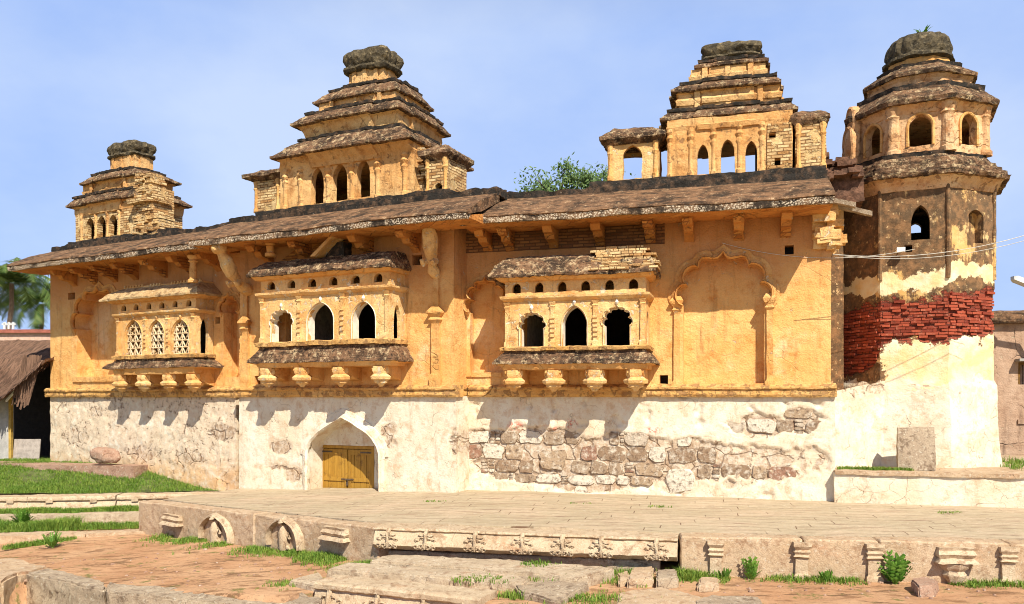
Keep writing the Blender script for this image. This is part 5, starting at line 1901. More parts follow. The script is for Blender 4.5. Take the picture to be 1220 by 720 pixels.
# ------------------------------------------------------------------ ground
DL = [onZ(a_, b_, -.97) for a_, b_ in ((-200, 704), (-40, 700), (2, 692), (25, 682.5), (126, 703.5), (340, 727))]
DS = [onZ(376, 693, -.6), onZ(574, 713, -.6)]
def dline(pl, x):
    for a_, b_ in zip(pl[:-1], pl[1:]):
        if a_.x <= x <= b_.x:
            return a_.y + (b_.y - a_.y) * (x - a_.x) / (b_.x - a_.x)
    return None
def soil_z(x, y):
    z = zg(x)
    q = Vector((x, y, 0))
    # the terrace drops in front of the bottom blocks
    yl = dline(DL, x)
    if yl is not None: z -= .9 * ss(-.34, -.16, yl - y)
    yl = dline(DS, x)
    if yl is not None: z -= .40 * ss(-.36, -.16, yl - y)
    z += .05 * noise.noise(q * .45) + .02 * noise.noise(q * 1.7) + .007 * noise.noise(q * 6)
    return z
gv, gf = [], []
nx_, ny_ = 250, 190
for j in range(ny_ + 1):
    for i in range(nx_ + 1):
        x = -19 + 32 * i / nx_
        y = 8 + 18 * j / ny_
        gv.append((x, y, soil_z(x, y) - (.12 if (i in (0, nx_) or j in (0, ny_)) else 0)))
for j in range(ny_):
    for i in range(nx_):
        a = j * (nx_ + 1) + i
        gf.append((a, a + 1, a + nx_ + 2, a + nx_ + 1))
me = bpy.data.meshes.new('soil')
me.from_pydata(gv, [], gf)
me.polygons.foreach_set('use_smooth', [True] * len(me.polygons))
me.materials.append(SOIL)
tag(link('soil', me), None, None, kind='structure')
me = bpy.data.meshes.new('ground')
me.from_pydata([(-2500, -2500, -1.9), (2500, -2500, -1.9), (2500, 2500, -1.9), (-2500, 2500, -1.9)], [], [(0, 1, 2, 3)])
me.materials.append(flat('dry_field', (.30, .26, .12), .3, sc=.05))
tag(link('ground', me), None, None, kind='structure')

# grassy bank in front of the left wing
def bank_z(x, y):
    """rises gently to the left and towards the wall"""
    t = ss(-11.5, -19, x)
    u = ss(26.2, 29.3, y)
    return -.43 + u * (.16 + .48 * ss(-8.8, -13, x)) + .04 * noise.noise(Vector((x, y, 0)) * .6)
BA, BB = onZ(-90, 594, -.45), onZ(272, 588.5, -.45)
def bank_front(x):
    return BA.y + (BB.y - BA.y) * (x - BA.x) / (BB.x - BA.x) + .62
bv, bf = [], []
nb, mb = 90, 60
for j in range(mb + 1):
    for i in range(nb + 1):
        x = -28 + 20.5 * i / nb
        y = bank_front(x) + 10 * j / mb
        bv.append((x, y, bank_z(x, y)))
for j in range(mb):
    for i in range(nb):
        a = j * (nb + 1) + i
        bf.append((a, a + 1, a + nb + 2, a + nb + 1))
me = bpy.data.meshes.new('grass_bank')
me.from_pydata(bv, [], bf)
me.polygons.foreach_set('use_smooth', [True] * len(me.polygons))
me.materials.append(flat('turf_soil', (.10, .12, .035), .35, sc=3, bd=.04))
tag(link('grass_bank', me), None, None, kind='structure')

# ------------------------------------------------------------------ steps on the left
def course(name, pl, pr, pyl, pyr, zt_, h, depth, mat, label, cuts=(), carved=False, rough=(.022, 1.2, .014, 8)):
    """a run of stone in one row, from its top edge pixels"""
    a, b = onZ(pl, pyl, zt_), onZ(pr, pyr, zt_)
    fr, ln = edge_frame(a, b)
    t = thing(name, fr.w(ln / 2, 0, zt_), label, 'stone step')
    ed = [0] + [ln * c for c in cuts] + [ln]
    for i, (x0, x1) in enumerate(zip(ed[:-1], ed[1:])):
        m = MB()
        dz = .012 * (i % 2)
        if carved:
            m.profile([(depth, zt_), (-.02, zt_), (-.05, zt_ - .05), (-.05, zt_ - .12), (.02, zt_ - .15), (-.01, zt_ - .20), (-.07, zt_ - .30), (-.08, zt_ - h), (depth, zt_ - h)], x0 + .008, x1 - .008, 12)
            n = int((x1 - x0) / .95)
            for k in range(n):
                x = x0 + (x1 - x0) * (k + .5) / n
                m.box(x - .10, x + .10, -.075, 0, zt_ - .19, zt_ - .10)
        else:
            m.box(x0 + .012, x1 - .012, 0, depth, zt_ - h, zt_ - dz)
        m.done('step_block', mat, t, fr, .085, rough)
    return fr, ln
course('stone_step', -90, 272, 594, 588.5, -.45, .42, .75, CARVEDSTONE, 'topmost carved stone step with small dentils, bordering the grass beside the platform', (.33, .62), True)
course('stone_step', -90, 168, 616.5, 612, -.86, .42, .55, STEPSTONE, 'middle plain stone step between two grassy strips, left of the platform', (.42, .68))
course('stone_step', -90, 196, 641, 633.5, -1.12, .30, .55, GRANITE, 'lowest flat stone step beside the red soil, left of the platform', (.50, .66))

# ------------------------------------------------------------------ foreground stones
def slab(name, pl, z, h, mat, label, cat='stone slab', rough=(.03, 1.3, .016, 8), cell=.07, group=None, bev=.03):
    ps = [onZ(a, b, z) for a, b in pl]
    c = sum(ps, Vector()) / len(ps)
    m = MB()
    m.prism([(q.x - c.x, q.y - c.y) for q in ps], -h, 0)
    bmesh.ops.recalc_face_normals(m.bm, faces=m.bm.faces[:])
    bmesh.ops.bevel(m.bm, geom=m.bm.edges[:], offset=bev, segments=2, affect='EDGES')
    o = m.done(name, mat, None, Matrix.Translation(c), cell, rough)
    return tag(o, label, cat, group), c
slab('stone_slab', [(440, 668.5), (466, 660), (600, 667), (733, 676), (686, 689.5), (560, 677)], -.53, .5, STEPSTONE, 'rear flat slab of the steps, lying right below the carved beam of the platform')
slab('stone_slab', [(389, 678), (414, 670), (520, 677), (634, 684.5), (624, 694.5), (500, 686)], -.57, .5, STEPSTONE, 'long middle slab of the steps, between the rear slab and the carved front one')
# carved front slab
ps = [onZ(a, b, -.60) for a, b in ((376, 693), (390, 684.5), (606, 700), (574, 713))]
Ef, lf = edge_frame(ps[0], ps[3])
cs = thing('carved_step', (ps[0] + ps[3]) / 2 - Vector((0, 0, .5)), 'carved front slab of the steps with scroll relief on its face, at the picture bottom', 'carved stone')
m = MB()
dpt = .62
m.profile([(dpt, -.60), (-.02, -.60), (-.06, -.63), (-.06, -.70), (.0, -.74), (-.02, -.80), (-.08, -.95), (-.09, -1.2), (dpt, -1.2)], 0, lf, 30)
m.done('slab', CARVEDSTONE, cs, Ef, .06, (.018, 1.5, .012, 9))
for u in (.10, .40, .67, .9):
    x = lf * u
    m = MB()
    for s_ in (-1, 1):
        scroll(m, x + s_ * .09, -.035, -.86, .075, s_, .4, .022)
        scroll(m, x + s_ * .21, -.045, -.90, .06, -s_, .4, .02)
        scroll(m, x + s_ * .09, -.08, -1.02, .075, s_, .1, .022)
        scroll(m, x + s_ * .22, -.08, -1.03, .065, s_, .1, .022)
    m.tube([(x, .0, -.68), (x, -.05, -.76), (x, -.10, -.95), (x, -.09, -1.1)], [.06, .05, .045, .02], 8)
    m.done('scroll_relief', CARVEDSTONE, cs, Ef, None, (.012, 6, .008, 14))
slab('stone_block', [(613, 697.5), (640, 686), (692, 690), (704, 694), (664, 716), (622, 706)], -.62, .6, GRANITE_DARK, 'rough tilted block at the right end of the front steps', 'stone block', (.05, 1.6, .02, 7))
slab('stone_block', [(752, 677), (778, 675), (779, 688), (748, 690)], -.58, .4, GRANITE, 'small squared block under the right half of the carved beam', 'stone block', cell=.05)
slab('stone_block', [(782, 679), (806, 678), (808, 690), (781, 691)], -.58, .4, GRANITE_DARK, 'small grey block below the right end of the carved beam', 'stone block', cell=.05)
slab('loose_stone', [(834, 687), (856, 687.5), (856, 697), (831, 697)], -.62, .3, GRANITE, 'small pale stone lying by the first edge pilaster of the platform', 'stone', (.03, 3, .015, 8), .05)
slab('loose_stone', [(1087, 689), (1104, 687), (1117, 690), (1112, 698), (1093, 699)], -.55, .35, REDSTONE, 'reddish brick-like stone under the bracketed edge block', 'stone', (.04, 3, .015, 8), .05)
slab('flat_rock', [(735, 708), (790, 700), (838, 712), (850, 730), (730, 730)], -.66, .3, GRANITE, 'flat pale rock half sunk in the soil at the bottom edge', 'rock', (.05, 1.5, .02, 6))
slab('flat_rock', [(826, 714), (850, 707), (905, 711), (915, 732), (830, 732)], -.64, .3, GRANITE_DARK, 'grey flat rock at the bottom edge, right of the pale sunken one', 'rock', (.05, 1.5, .02, 6))
slab('flat_rock', [(735, 682), (750, 680), (752, 690), (738, 693)], -.64, .2, GRANITE, 'little stone wedged beside the rear slab of the steps', 'rock', (.03, 3, .02, 8), .05)
slab('flat_rock', [(352, 712), (358, 704), (383, 712), (380, 726), (310, 730)], -.74, .3, GRANITE_DARK, 'dark weathered stone left of the carved front slab', 'rock', (.05, 2, .02, 7))
slab('flat_rock', [(345, 690), (380, 682), (386, 690), (378, 700)], -.72, .25, STEPSTONE, 'thin chipped stone against the left end of the steps', 'rock', (.04, 2, .02, 7), .05)
# edge of the lower terrace at bottom left
slab('terrace_block', [(-70, 663), (28, 666.5), (57, 675), (24, 682.5), (2, 693), (-70, 702)], -.98, 1.1, GRANITE, 'large rough block at the bottom left corner', 'stone block', (.05, 1.1, .025, 6), .07, bev=.05)
slab('terrace_block', [(30, 681.5), (59, 676), (128, 693), (126, 704)], -.99, 1.1, GRANITE_DARK, 'long rough block between the bottom left corner block and the longest edging stone', 'stone block', (.04, 1.1, .025, 6), .07, bev=.04)
slab('terrace_block', [(129, 693.5), (345, 712), (340, 728), (127.5, 704.5)], -.96, 1.1, GRANITE_DARK, 'longest straight edging stone at the bottom, left of the steps', 'stone block', (.04, 1.1, .025, 6), .07, bev=.04)

# ------------------------------------------------------------------ left: boulder, ledge, hut, parapet, palms
lp, lq = onD(-30, 551, 29.5), onD(165, 558.5, 27.9)
fl, ll = edge_frame(lp, lq)
m = MB(); m.box(-3, ll, -.25, .6, -1.0, lp.z)
o = m.done('stone_ledge', REDSTONE, None, fl, .14, (.03, 1.5, .015, 7))
tag(o, 'low reddish stone ledge running along the foot of the left wall and hut', 'ledge')
p = onD(126, 551, 28.2)
m = MB()
bmesh.ops.create_icosphere(m.bm, subdivisions=4, radius=1)
for v in m.bm.verts:
    q = v.co.copy()
    v.co = Vector((.45 * q.x - .08 * q.z, .32 * q.y, .34 * max(-.7, q.z) + .02)) * (1 + .22 * noise.noise(q * 1.5 + Vector((3, 1, 2))) + .07 * noise.noise(q * 4))
o = m.done('boulder', REDSTONE, None, Matrix.Translation((p.x, p.y, p.z + .20)), None, (.02, 3, .012, 8))
tag(o, 'rounded brown boulder resting on the ledge against the left plinth wall', 'boulder')

hut = thing('thatched_hut', onD(20, 550, 31.5), 'small hut with a sloping palm thatch roof and dark open side, left of the palace', 'hut')
hd = 31.0
def hp(px, py, d=hd):
    return onD(px, py, d)
HF = Frame(hp(0, 0).x, hd, 0)
def hx(px): return (px - CX) / F * hd - HF.o.x
def hz(py): return H + (HY - py) / F * hd
m = MB(); m.box(hx(-60), hx(11), 0, .3, -.8, hz(470)); m.done('wall', GREYWALL, hut, HF, .3, (.015, 1.5, .008, 7))
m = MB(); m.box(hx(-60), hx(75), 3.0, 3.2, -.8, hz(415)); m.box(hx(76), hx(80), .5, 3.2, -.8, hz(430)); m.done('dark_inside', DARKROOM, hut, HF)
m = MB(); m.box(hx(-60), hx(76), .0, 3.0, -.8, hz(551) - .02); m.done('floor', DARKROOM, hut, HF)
m = MB()
nn = 28
rs = []
for i in range(nn + 1):
    x = hx(-80) + (hx(66) - hx(-80)) * i / nn
    u = i / nn
    zlow = hz(486) + (hz(433) - hz(486)) * max(0, (u - .55) / .45) ** 1.1
    rs.append([(x, -.7, zlow), (x, -.74, zlow + .10), (x, 1.2, hz(430) + .1), (x, 3.2, hz(398)), (x, 3.2, hz(398) - .2), (x, .6, zlow + .5)])
m.loft(rs)
rf = m.done('thatch_roof', THATCH, hut, HF, .11, (.06, 1.6, .04, 7))
m = MB()
rnd = random.Random(12)
for i in range(900):
    x = rnd.uniform(hx(-70), hx(62))
    u = (x - hx(-80)) / (hx(66) - hx(-80))
    zlow = hz(486) + (hz(433) - hz(486)) * max(0, (u - .55) / .45) ** 1.1
    t_ = rnd.uniform(-.05, .9) ** 1.5 if rnd.random() > .4 else 0
    t_ = t_.real if isinstance(t_, complex) else t_
    y = -.74 + 1.9 * t_
    z = zlow + .1 + (hz(430) + .0 - zlow) * t_ + .03
    l_ = rnd.uniform(.25, .6)
    dx = rnd.uniform(-.12, .12)
    w_ = rnd.uniform(.012, .03)
    m.face([(x - w_, y, z), (x + w_, y, z), (x + dx + w_ * .5, y - l_ * .75, z - l_ * .55), (x + dx - w_ * .5, y - l_ * .75, z - l_ * .55)])
for i in range(160):                                     # hanging fringe by the palace wall
    x = rnd.uniform(hx(40), hx(60))
    z = hz(433) + rnd.uniform(-.1, .3)
    l_ = rnd.uniform(.5, 1.7)
    w_ = rnd.uniform(.015, .035)
    m.face([(x - w_, -.6, z), (x + w_, -.6, z), (x - .25 * l_ + w_, -.7, z - l_), (x - .25 * l_ - w_, -.7, z - l_)])
m.done('loose_thatch', THATCH, rf, HF, smooth=False)
m = MB(); m.tube([(hx(12), -.25, hz(478)), (hx(40), -.55, hz(452))], [.05, .05], 6); m.done('eave_pole', WHITEPAINT, hut, HF)
m = MB(); m.box(hx(10.5), hx(13.5), -.02, .12, -.8, hz(470)); m.done('door_post', flat('yellow_post', (.42, .27, .06), .2), hut, HF)
m = MB()
m.box(0, 1.0, 0, .06, 0, .88)
bmesh.ops.bevel(m.bm, geom=m.bm.edges[:], offset=.012, segments=1, affect='EDGES')
o = m.done('stone_board', BOARD, None, Matrix.Translation((hp(13.5, 0).x, hd + .05, hz(551) - .0)) @ Matrix.Rotation(radians(-8), 4, 'X'), .1, (.006, 3, .004, 8))
tag(o, 'square grey board propped up in the dark hut opening', 'board')

# house with a parapet behind the hut
hs = thing('flat_roofed_house', onD(-10, 470, 46), 'low pinkish house with a tiled parapet behind the thatched hut', 'house')
HS = Frame(onD(0, 0, 46).x, 46, 0)
def sx(px): return (px - CX) / F * 46 - HS.o.x
def sz(py): return H + (HY - py) / F * 46
m = MB(); m.box(sx(-160), sx(64), 0, 6, -1.8, sz(397)); m.done('wall', PINK, hs, HS, .5, (.01, 1, .005, 5))
m = MB(); m.box(sx(-165), sx(66), -.2, .4, sz(397), sz(393)); m.done('parapet_tiles', flat('dull_red_tile', (.30, .10, .07), .25), hs, HS, .4, (.01, 1, .006, 5))
m = MB()
for px in (4, 9, 14):
    m.box(sx(px), sx(px + 2), 0, .1, sz(392), sz(384))
m.box(sx(2), sx(18), 0, .1, sz(387), sz(385.5))
m.done('roof_railing', WHITEPAINT, hs, HS)

def palm(name, px, d, pyc, pyb, n, ln, label, seed):
    rnd = random.Random(seed)
    c = onD(px, pyc, d)
    root = thing(name, (c.x, c.y, -1.9), label, 'palm tree')
    m = MB()
    m.tube([(c.x + .25 * sin(i * .9), c.y, -1.9 + (c.z + 1.9) * i / 8) for i in range(8)] + [(c.x, c.y, c.z)], [.22 - .01 * i for i in range(9)], 9)
    m.done('trunk', BARK, root)
    vs, fs = [], []
    for i in range(n):
        a = 2 * pi * i / n + rnd.uniform(-.2, .2)
        el = rnd.uniform(-.15, 1.2)
        l_ = ln * rnd.uniform(.8, 1.1)
        h = Vector((cos(a), sin(a), 0))
        side = Vector((-sin(a), cos(a), 0))
        spine = []
        k = 26
        p_ = c.copy()
        for j in range(k + 1):
            u = j / k
            e_ = el - 1.9 * u ** 1.4
            p_ = p_ + (h * cos(e_) + Vector((0, 0, sin(e_)))) * (l_ / k)
            spine.append(p_.copy())
        for j in range(1, k):
            u = j / k
            ll_ = ln * .27 * sin(pi * min(1, u * .85 + .12)) * rnd.uniform(.8, 1.1)
            dr = (spine[j + 1] - spine[j]).normalized()
            for sg in (-1, 1):
                q = spine[j]
                t_ = q + side * sg * ll_ * .8 + dr * ll_ * .45 - Vector((0, 0, ll_ * rnd.uniform(.25, .6)))
                b = len(vs)
                vs += [q - dr * .075, q + dr * .075, t_]
                fs.append((b, b + 1, b + 2))
        for j in range(k):
            b = len(vs)
            w_ = side * (.05 * (1 - j / k) + .008)
            vs += [spine[j] - w_, spine[j] + w_, spine[j + 1] + w_ * .8, spine[j + 1] - w_ * .8]
            fs.append((b, b + 1, b + 2, b + 3))
    me = bpy.data.meshes.new('crown')
    me.from_pydata([tuple(v) for v in vs], [], fs)
    me.materials.append(PALM)
    link('crown', me, root)
palm('palm_tree', 14, 55, 338, 0, 30, 4.4, 'coconut palm with drooping fronds rising above the pink house', 3)
palm('palm_tree', 50, 62, 362, 0, 24, 3.8, 'further palm tucked between the tall palm and the palace corner', 8)
palm('palm_tree', -35, 60, 335, 0, 20, 3.8, 'palm cut off by the left edge of the picture', 11)

# leafy tree behind the roof
def leaftree(name, px, py, d, rx, rz, nclump, label, seed, base=-1.9):
    rnd = random.Random(seed)
    c = onD(px, py, d)
    root = thing(name, (c.x, c.y, base), label, 'tree')
    m = MB()
    hub = c - Vector((0, 0, rz * 1.3))
    m.tube([(c.x + .3, c.y, base), (c.x + .1, c.y, (base + hub.z) / 2), tuple(hub)], [.42, .33, .26], 10)
    ends = []
    for i in range(nclump):
        a = rnd.uniform(0, 2 * pi)
        r_ = math.sqrt(rnd.random())
        z = rnd.uniform(-1, 1)
        e = c + Vector((rx * r_ * cos(a), rx * .8 * r_ * sin(a), rz * z * math.sqrt(max(.05, 1 - r_ * r_ * .9))))
        ends.append(e)
        if i % 2 == 0:
            mid = hub.lerp(e, .5) + Vector((rnd.uniform(-.3, .3), rnd.uniform(-.3, .3), .2))
            m.tube([hub, mid, e], [.13, .07, .025], 6)
    m.done('trunk', BARK, root)
    vs, fs = [], []
    for e in ends:
        cr = rnd.uniform(.30, 1.0)
        for k in range(150):
            g = Vector((rnd.gauss(0, 1), rnd.gauss(0, 1), rnd.gauss(0, .7))) * cr * .5
            q = e + g
            u = Vector((rnd.gauss(0, 1), rnd.gauss(0, 1), rnd.gauss(0, 1))).normalized()
            w_ = u.orthogonal().normalized()
            s_ = rnd.uniform(.07, .14)
            b = len(vs)
            vs += [q - u * s_, q + w_ * s_ * .5, q + u * s_, q - w_ * s_ * .5]
            fs.append((b, b + 1, b + 2, b + 3))
    me = bpy.data.meshes.new('crown')
    me.from_pydata([tuple(v) for v in vs], [], fs)
    me.materials.append(LEAF)
    link('crown', me, root)
leaftree('tree', 676, 234, 42, 2.5, 1.45, 44, 'bushy green tree rising behind the palace roof between two turrets', 5)

# ------------------------------------------------------------------ building at the right edge
bd = 27.0
BF = Frame(onD(1176, 0, bd).x, bd, 8)
bg = thing('side_building', BF.w(2, 0, .8), 'plain brown plastered building with a flat roof right behind the tower', 'building')
def bx_(px): return BF.x(px)
def bz_(px, py): return BF.z(px, py)
wr = rect(bx_(1213), bx_(1240), bz_(1215, 458), bz_(1215, 432))
m = MB(); m.panel(rect(0, 9, .0, bz_(1200, 386)), [wr], 0, .3, .2); m.done('wall', BROWNWALL, bg, BF, rough=(.015, 1.2, .008, 7))
m = MB(); m.box(.0, 9, .31, 5, .0, bz_(1200, 388)); m.done('rear_mass', BROWNWALL, bg, BF, .6)
m = MB(); m.profile([(5, bz_(1200, 386) + .002), (-.22, bz_(1200, 386) + .002), (-.26, bz_(1200, 383)), (-.20, bz_(1200, 374)), (.1, bz_(1200, 370)), (5, bz_(1200, 370))], -.4, 9.2, 10); m.done('roof_slab', ROOF, bg, BF, .14, (.025, 1.5, .016, 7))
wf = MB()
for a, b in ((bx_(1213), bx_(1213) + .07), (bx_(1240) - .07, bx_(1240))):
    wf.box(a, b, .02, .12, bz_(1215, 458), bz_(1215, 432))
wf.box(bx_(1213) + .07, bx_(1240) - .07, .02, .12, bz_(1215, 434.5), bz_(1215, 432))
wf_ = wf.done('window_frame', WOODDARK, bg, BF)
m = MB()
for k in range(6):
    x = bx_(1214.5) + .12 * k + .05
    m.tube([(x, .16, bz_(1215, 458)), (x, .16, bz_(1215, 432))], .012, 6)
m.done('window_bars', METAL, wf_, BF)
m = MB(); m.box(bx_(1209), bx_(1250), -.35, .02, bz_(1212, 431), bz_(1212, 428)); m.done('window_hood', GREYWALL, bg, BF, .15, (.008, 2, .005, 8))
m = MB(); m.box(bx_(1212), bx_(1250), -.06, -.002, bz_(1215, 505), bz_(1215, 500)); m.done('wall_band', BROWNWALL, bg, BF, .2, (.006, 2, .004, 8))

# ------------------------------------------------------------------ cables, lamp
def cable(name, a, b, sag, label, r=.007, n=24):
    pts_ = []
    a, b = Vector(a), Vector(b)
    for i in range(n + 1):
        u = i / n
        q = a.lerp(b, u)
        q.z -= sag * 4 * u * (1 - u)
        pts_.append(q - a)
    m = MB(); m.tube(pts_, r, 5)
    o = m.done(name, WIRE, None, Matrix.Translation(a))
    return tag(o, label, 'cable')
a = R.w(*[R.p(860, 290, .0)[0], -.05, R.p(860, 290, 0)[1]])
b = onD(1090, 297, 20.2)
c_ = onD(1260, 268, 19.0)
cable('cable', a, b, .30, 'thin pale cable slung from the ochre wall beside the big niche to the tower')
cable('cable', onD(992, 303, 19.6), c_, .30, 'upper one of the two long cables strung from the palace corner past the tower', .008)
cable('cable', onD(1000, 304.5, 19.6), c_ - Vector((0, .3, .12)), .32, 'lower one of the two long cables crossing the stained tower shaft', .007)
lm = thing('floodlight', TW.w(-.33, -rb * .93, 6.42), 'tiny white floodlight under the pointed tower window', 'lamp')
m = MB(); m.box(-.40, -.20, -rb * .93 - .22, -rb * .93 - .10, 6.40, 6.52); lo = m.done('lamp_housing', LAMPM, lm, TW, .06, (.003, 5, .002, 9))
m = MB(); m.tube([(-.30, -rb * .93 + .05, 6.55), (-.30, -rb * .93 - .12, 6.5)], .018, 6); m.done('lamp_arm', METAL, lm, TW)
pl_ = onD(1228, 338, 25.5)
q0s = onD(1206, 331.5, 25.5)
sl_ = thing('street_lamp', (q0s.x + 1.75, q0s.y, .7), 'white street lamp head reaching in from the right edge above the side building', 'street lamp')
m = MB()
q0 = onD(1206, 331.5, 25.5)
m.loft([[(q0.x + dx, q0.y + a_ * w_, q0.z + dz + b_ * h_) for a_, b_ in ((-1, -1), (1, -1), (1, 1), (-1, 1))] for dx, dz, w_, h_ in ((0, 0, .09, .05), (.09, -.03, .16, .08), (.72, -.27, .16, .09), (.88, -.33, .08, .06))])
m.done('lamp_head', LAMPM, sl_, None)
m = MB(); m.tube([(q0.x + .8, q0.y, q0.z - .3), (q0.x + 1.5, q0.y, q0.z - .55), (q0.x + 1.75, q0.y, q0.z - 1.1), (q0.x + 1.75, q0.y, .7)], .07, 8)
m.done('lamp_post', METAL, sl_, None)

# ------------------------------------------------------------------ gravel and crumbs on the soil
rnd = random.Random(4)
m = MB()
for i in range(520):
    px, py = rnd.uniform(0, 1220), rnd.uniform(640, 719)
    q = onZ(px, py, -.8)
    if px < 430 and py > 690 - .0 * px or (370 < px < 740 and py < 720): continue
    if px > 800 and py < 690: continue
    if px < 200 and py < 645: continue
    r_ = rnd.uniform(.012, .04) * (1.6 if rnd.random() > .9 else 1)
    z_ = soil_z(q.x, q.y)
    n_ = 6
    m.loft([[(q.x + r_ * k_ * cos(a_ * 1.047 + i) * rnd.uniform(.8, 1.2), q.y + r_ * k_ * sin(a_ * 1.047 + i), z_ + dz * r_) for a_ in range(n_)] for k_, dz in ((1, -.3), (1, .3), (.5, .75))])
tag(m.done('gravel', REDSTONE, None, None, smooth=False), 'small stones and crumbs scattered over the red soil', 'gravel', kind='stuff')

# ------------------------------------------------------------------ grass and weeds
def in_poly(x, y, pl):
    return inside((x, y), pl)
def grass(name, pts_, lo, hi, wid, seed):
    rnd = random.Random(seed)
    vs, fs = [], []
    for (x, y, z, k) in pts_:
        for j in range(4):
            a = rnd.uniform(0, 2 * pi)
            l_ = rnd.uniform(lo, hi) * k
            bend = rnd.uniform(.2, .9) * l_
            bx, by = x + rnd.gauss(0, .03), y + rnd.gauss(0, .03)
            dx, dy = cos(a), sin(a)
            w_ = wid * rnd.uniform(.6, 1.3)
            b = len(vs)
            vs += [(bx - dy * w_, by + dx * w_, z - .02), (bx + dy * w_, by - dx * w_, z - .02), (bx + dx * bend * .35 + dy * w_ * .7, by + dy * bend * .35 - dx * w_ * .7, z + l_ * .6),
                   (bx + dx * bend * .35 - dy * w_ * .7, by + dy * bend * .35 + dx * w_ * .7, z + l_ * .6), (bx + dx * bend, by + dy * bend, z + l_ * .95)]
            fs += [(b, b + 1, b + 2, b + 3), (b + 3, b + 2, b + 4)]
    me = bpy.data.meshes.new(name)
    me.from_pydata(vs, [], fs)
    me.materials.append(GRASS)
    o = link(name, me)
    return o
rnd = random.Random(77)
gp = []
while len(gp) < 15000:                                   # the bank
    x, y = rnd.uniform(-22, -7.9), rnd.uniform(25.0, 31.5)
    P_ = C.M.inverted() @ Vector((x, y, 0))
    Q_ = L.M.inverted() @ Vector((x, y, 0))
    if y < bank_front(x) + .03: continue
    if Q_.x > xL0 - .1 and Q_.y > -.05: continue
    if P_.x > xC0 - .1 and P_.y > -.3: continue
    if x < -8 and x > -9.5 and rnd.random() > .6: continue
    nn_ = noise.noise(Vector((x, y, 0)) * .7)
    if nn_ < -.35 and rnd.random() > .3: continue
    if Q_.y > -.8 and rnd.random() > .55: continue
    gp.append((x, y, bank_z(x, y), .75 + .45 * nn_))
def strip(pa, pb, za, n, dy, k, sparse=0.0):
    """grass along a line between two pixels at height za, dy metres deep"""
    a, b = onZ(*pa, za), onZ(*pb, za)
    for i in range(n):
        u = rnd.random()
        q = a.lerp(b, u)
        nn_ = noise.noise(Vector((q.x, q.y, 7)) * .8)
        if nn_ < sparse: continue
        yy = q.y + rnd.uniform(0, dy)
        gp.append((q.x, yy, za, k * (.75 + .7 * nn_)))
strip((-40, 613.5), (168, 609), -.86, 2600, .55, .9, -.3)
strip((-40, 636), (166, 629), -1.12, 1500, .7, 1.0, -.35)
strip((-40, 632), (80, 632), -1.10, 1600, .9, 1.9, -.3)
strip((0, 655), (85, 645), -1.22, 420, .5, .9, .0)
def stripg(pa, pb, n, dy, k, sparse=0.0):
    a, b = onZ(*pa, -.8), onZ(*pb, -.8)
    for i in range(n):
        u = rnd.random()
        q = a.lerp(b, u)
        x, y = q.x, q.y + rnd.uniform(-dy, 0)
        nn_ = noise.noise(Vector((x, y, 3)) * 1.3)
        if nn_ < sparse: continue
        gp.append((x, y, soil_z(x, y), k * (.7 + .7 * nn_)))
def along(fr, x0, x1, n, d0, d1, k, sparse):
    """tufts along the foot of an edge run"""
    for i in range(n):
        x, y = rnd.uniform(x0, x1), -abs(rnd.gauss(0, 1)) * (d1 - d0) * .5 - d0
        w_ = fr.w(x, y, 0)
        nn_ = noise.noise(Vector((w_.x, w_.y, 3)) * 1.1)
        if nn_ < sparse: continue
        gp.append((w_.x, w_.y, soil_z(w_.x, w_.y), k * (.7 + .7 * nn_)))
along(E1, atx(E1, 198, 0), c2, 1500, .0, .7, 1.0, -.15)
along(E1, atx(E1, 350, 0), c2, 700, .0, .5, 1.2, -.3)
along(E2, 0, l2, 700, .15, .5, .9, -.05)
along(E3, 0, l3, 900, .02, .35, .8, -.05)
along(E3, 0, l3 * .14, 260, .02, .5, 1.3, -.4)
def patch(px, py, r, n, k, z=None):
    q = onZ(px, py, -.75 if z is None else z)
    for i in range(n):
        x, y = q.x + rnd.gauss(0, r), q.y + rnd.gauss(0, r * .6)
        gp.append((x, y, soil_z(x, y) if z is None else z, k * rnd.uniform(.6, 1.1)))
patch(358, 690, .35, 170, .6)
patch(600, 661, .35, 150, 1.1)
patch(500, 652, .3, 90, 1.0)
patch(750, 694, .35, 160, .8)
patch(700, 716, .40, 220, .7)
patch(652, 690, .16, 60, .7, -.62)
patch(570, 690, .25, 80, .4, -.58)
patch(640, 672, .2, 60, .5, -.54)
patch(745, 686, .25, 120, 1.0)
patch(820, 690, .25, 150, 1.2)
patch(608, 714, .12, 60, 1.1)
patch(990, 690, .3, 80, .8)
patch(1180, 690, .3, 60, .8)
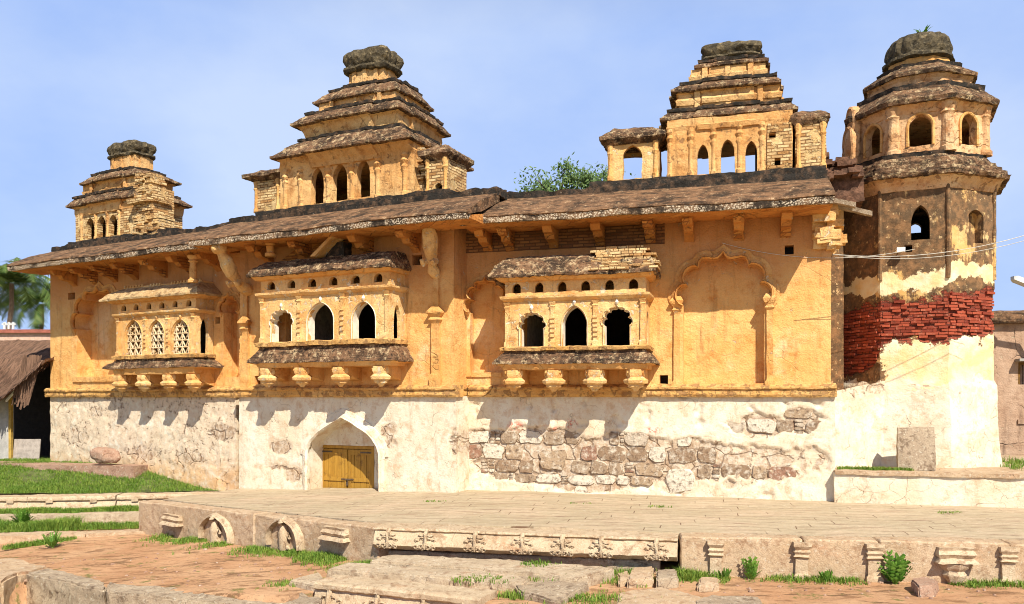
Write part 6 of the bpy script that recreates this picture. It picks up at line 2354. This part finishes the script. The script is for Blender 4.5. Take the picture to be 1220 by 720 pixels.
for i in range(500):                                     # on the terrace beside the tower
    w_ = R.w(xR1 + rnd.uniform(.2, 1.9), rnd.uniform(.05, .3), 0)
    gp.append((w_.x, w_.y, .79, .45 + .3 * rnd.random()))
for i in range(420):
    w_ = R.w(xR1 + rnd.uniform(4.4, 6.5), rnd.uniform(.8, 4), 0)
    gp.append((w_.x, w_.y, .79, 1.0 + .5 * rnd.random()))
for px, py, n_ in ((516, 597, 20), (785, 604, 16), (1130, 611, 18), (1200, 604, 20), (690, 600, 10)):
    q = onZ(px, py, .0)
    for i in range(n_):
        gp.append((q.x + rnd.gauss(0, .16), q.y + rnd.gauss(0, .05), zp(q.x), .35))
tag(grass('grass', gp, .06, .17, .008, 5), 'short green grass on the bank, between the steps and along the platform foot', 'grass', kind='stuff')

def wp(fr, px, d=.15):
    w_ = fr.w(fr.x(px, d), -d, 0)
    return (w_.x, w_.y, soil_z(w_.x, w_.y) - .02)
G = 'weeds sprouting at the foot of the platform'
tuft('weed', wp(E3, 896), 10, .50, WEED, 'loose upright weed against the platform edge, between the two pilasters at its left', 'weed', .035, G, .55, 3, True)
tuft('weed', wp(E3, 1067), 20, .62, WEED, 'largest leafy weed, bushy, just right of the third edge pilaster', 'weed', .06, G, .6, 6, True)
tuft('weed', wp(E3, 862, .12), 7, .22, WEED, 'tiny weed at the foot of the first edge pilaster', 'weed', .03, G, .8, 8, True)
tuft('weed', wp(E3, 985, .12), 7, .24, WEED, 'small weed against the plain block beside the second edge pilaster', 'weed', .03, G, .8, 9, True)
q = onZ(598, 660, -.70)
tuft('weed', (q.x, q.y, q.z + .05), 12, .28, WEED, 'spreading weed below the middle of the carved beam', 'weed', .045, G, .9, 12, True)
q = onZ(62, 650, -1.15)
tuft('weed', (q.x, q.y, soil_z(q.x, q.y)), 22, .45, WEED, 'pale straggly weed on the red soil at the left', 'weed', .025, G, 1.0, 14, True)
q = onZ(20, 628, -1.10)
tuft('weed', (q.x, q.y + .3, -1.1), 26, .5, WEED, 'wide bushy weed growing on the left steps', 'weed', .035, G, 1.1, 15, True)
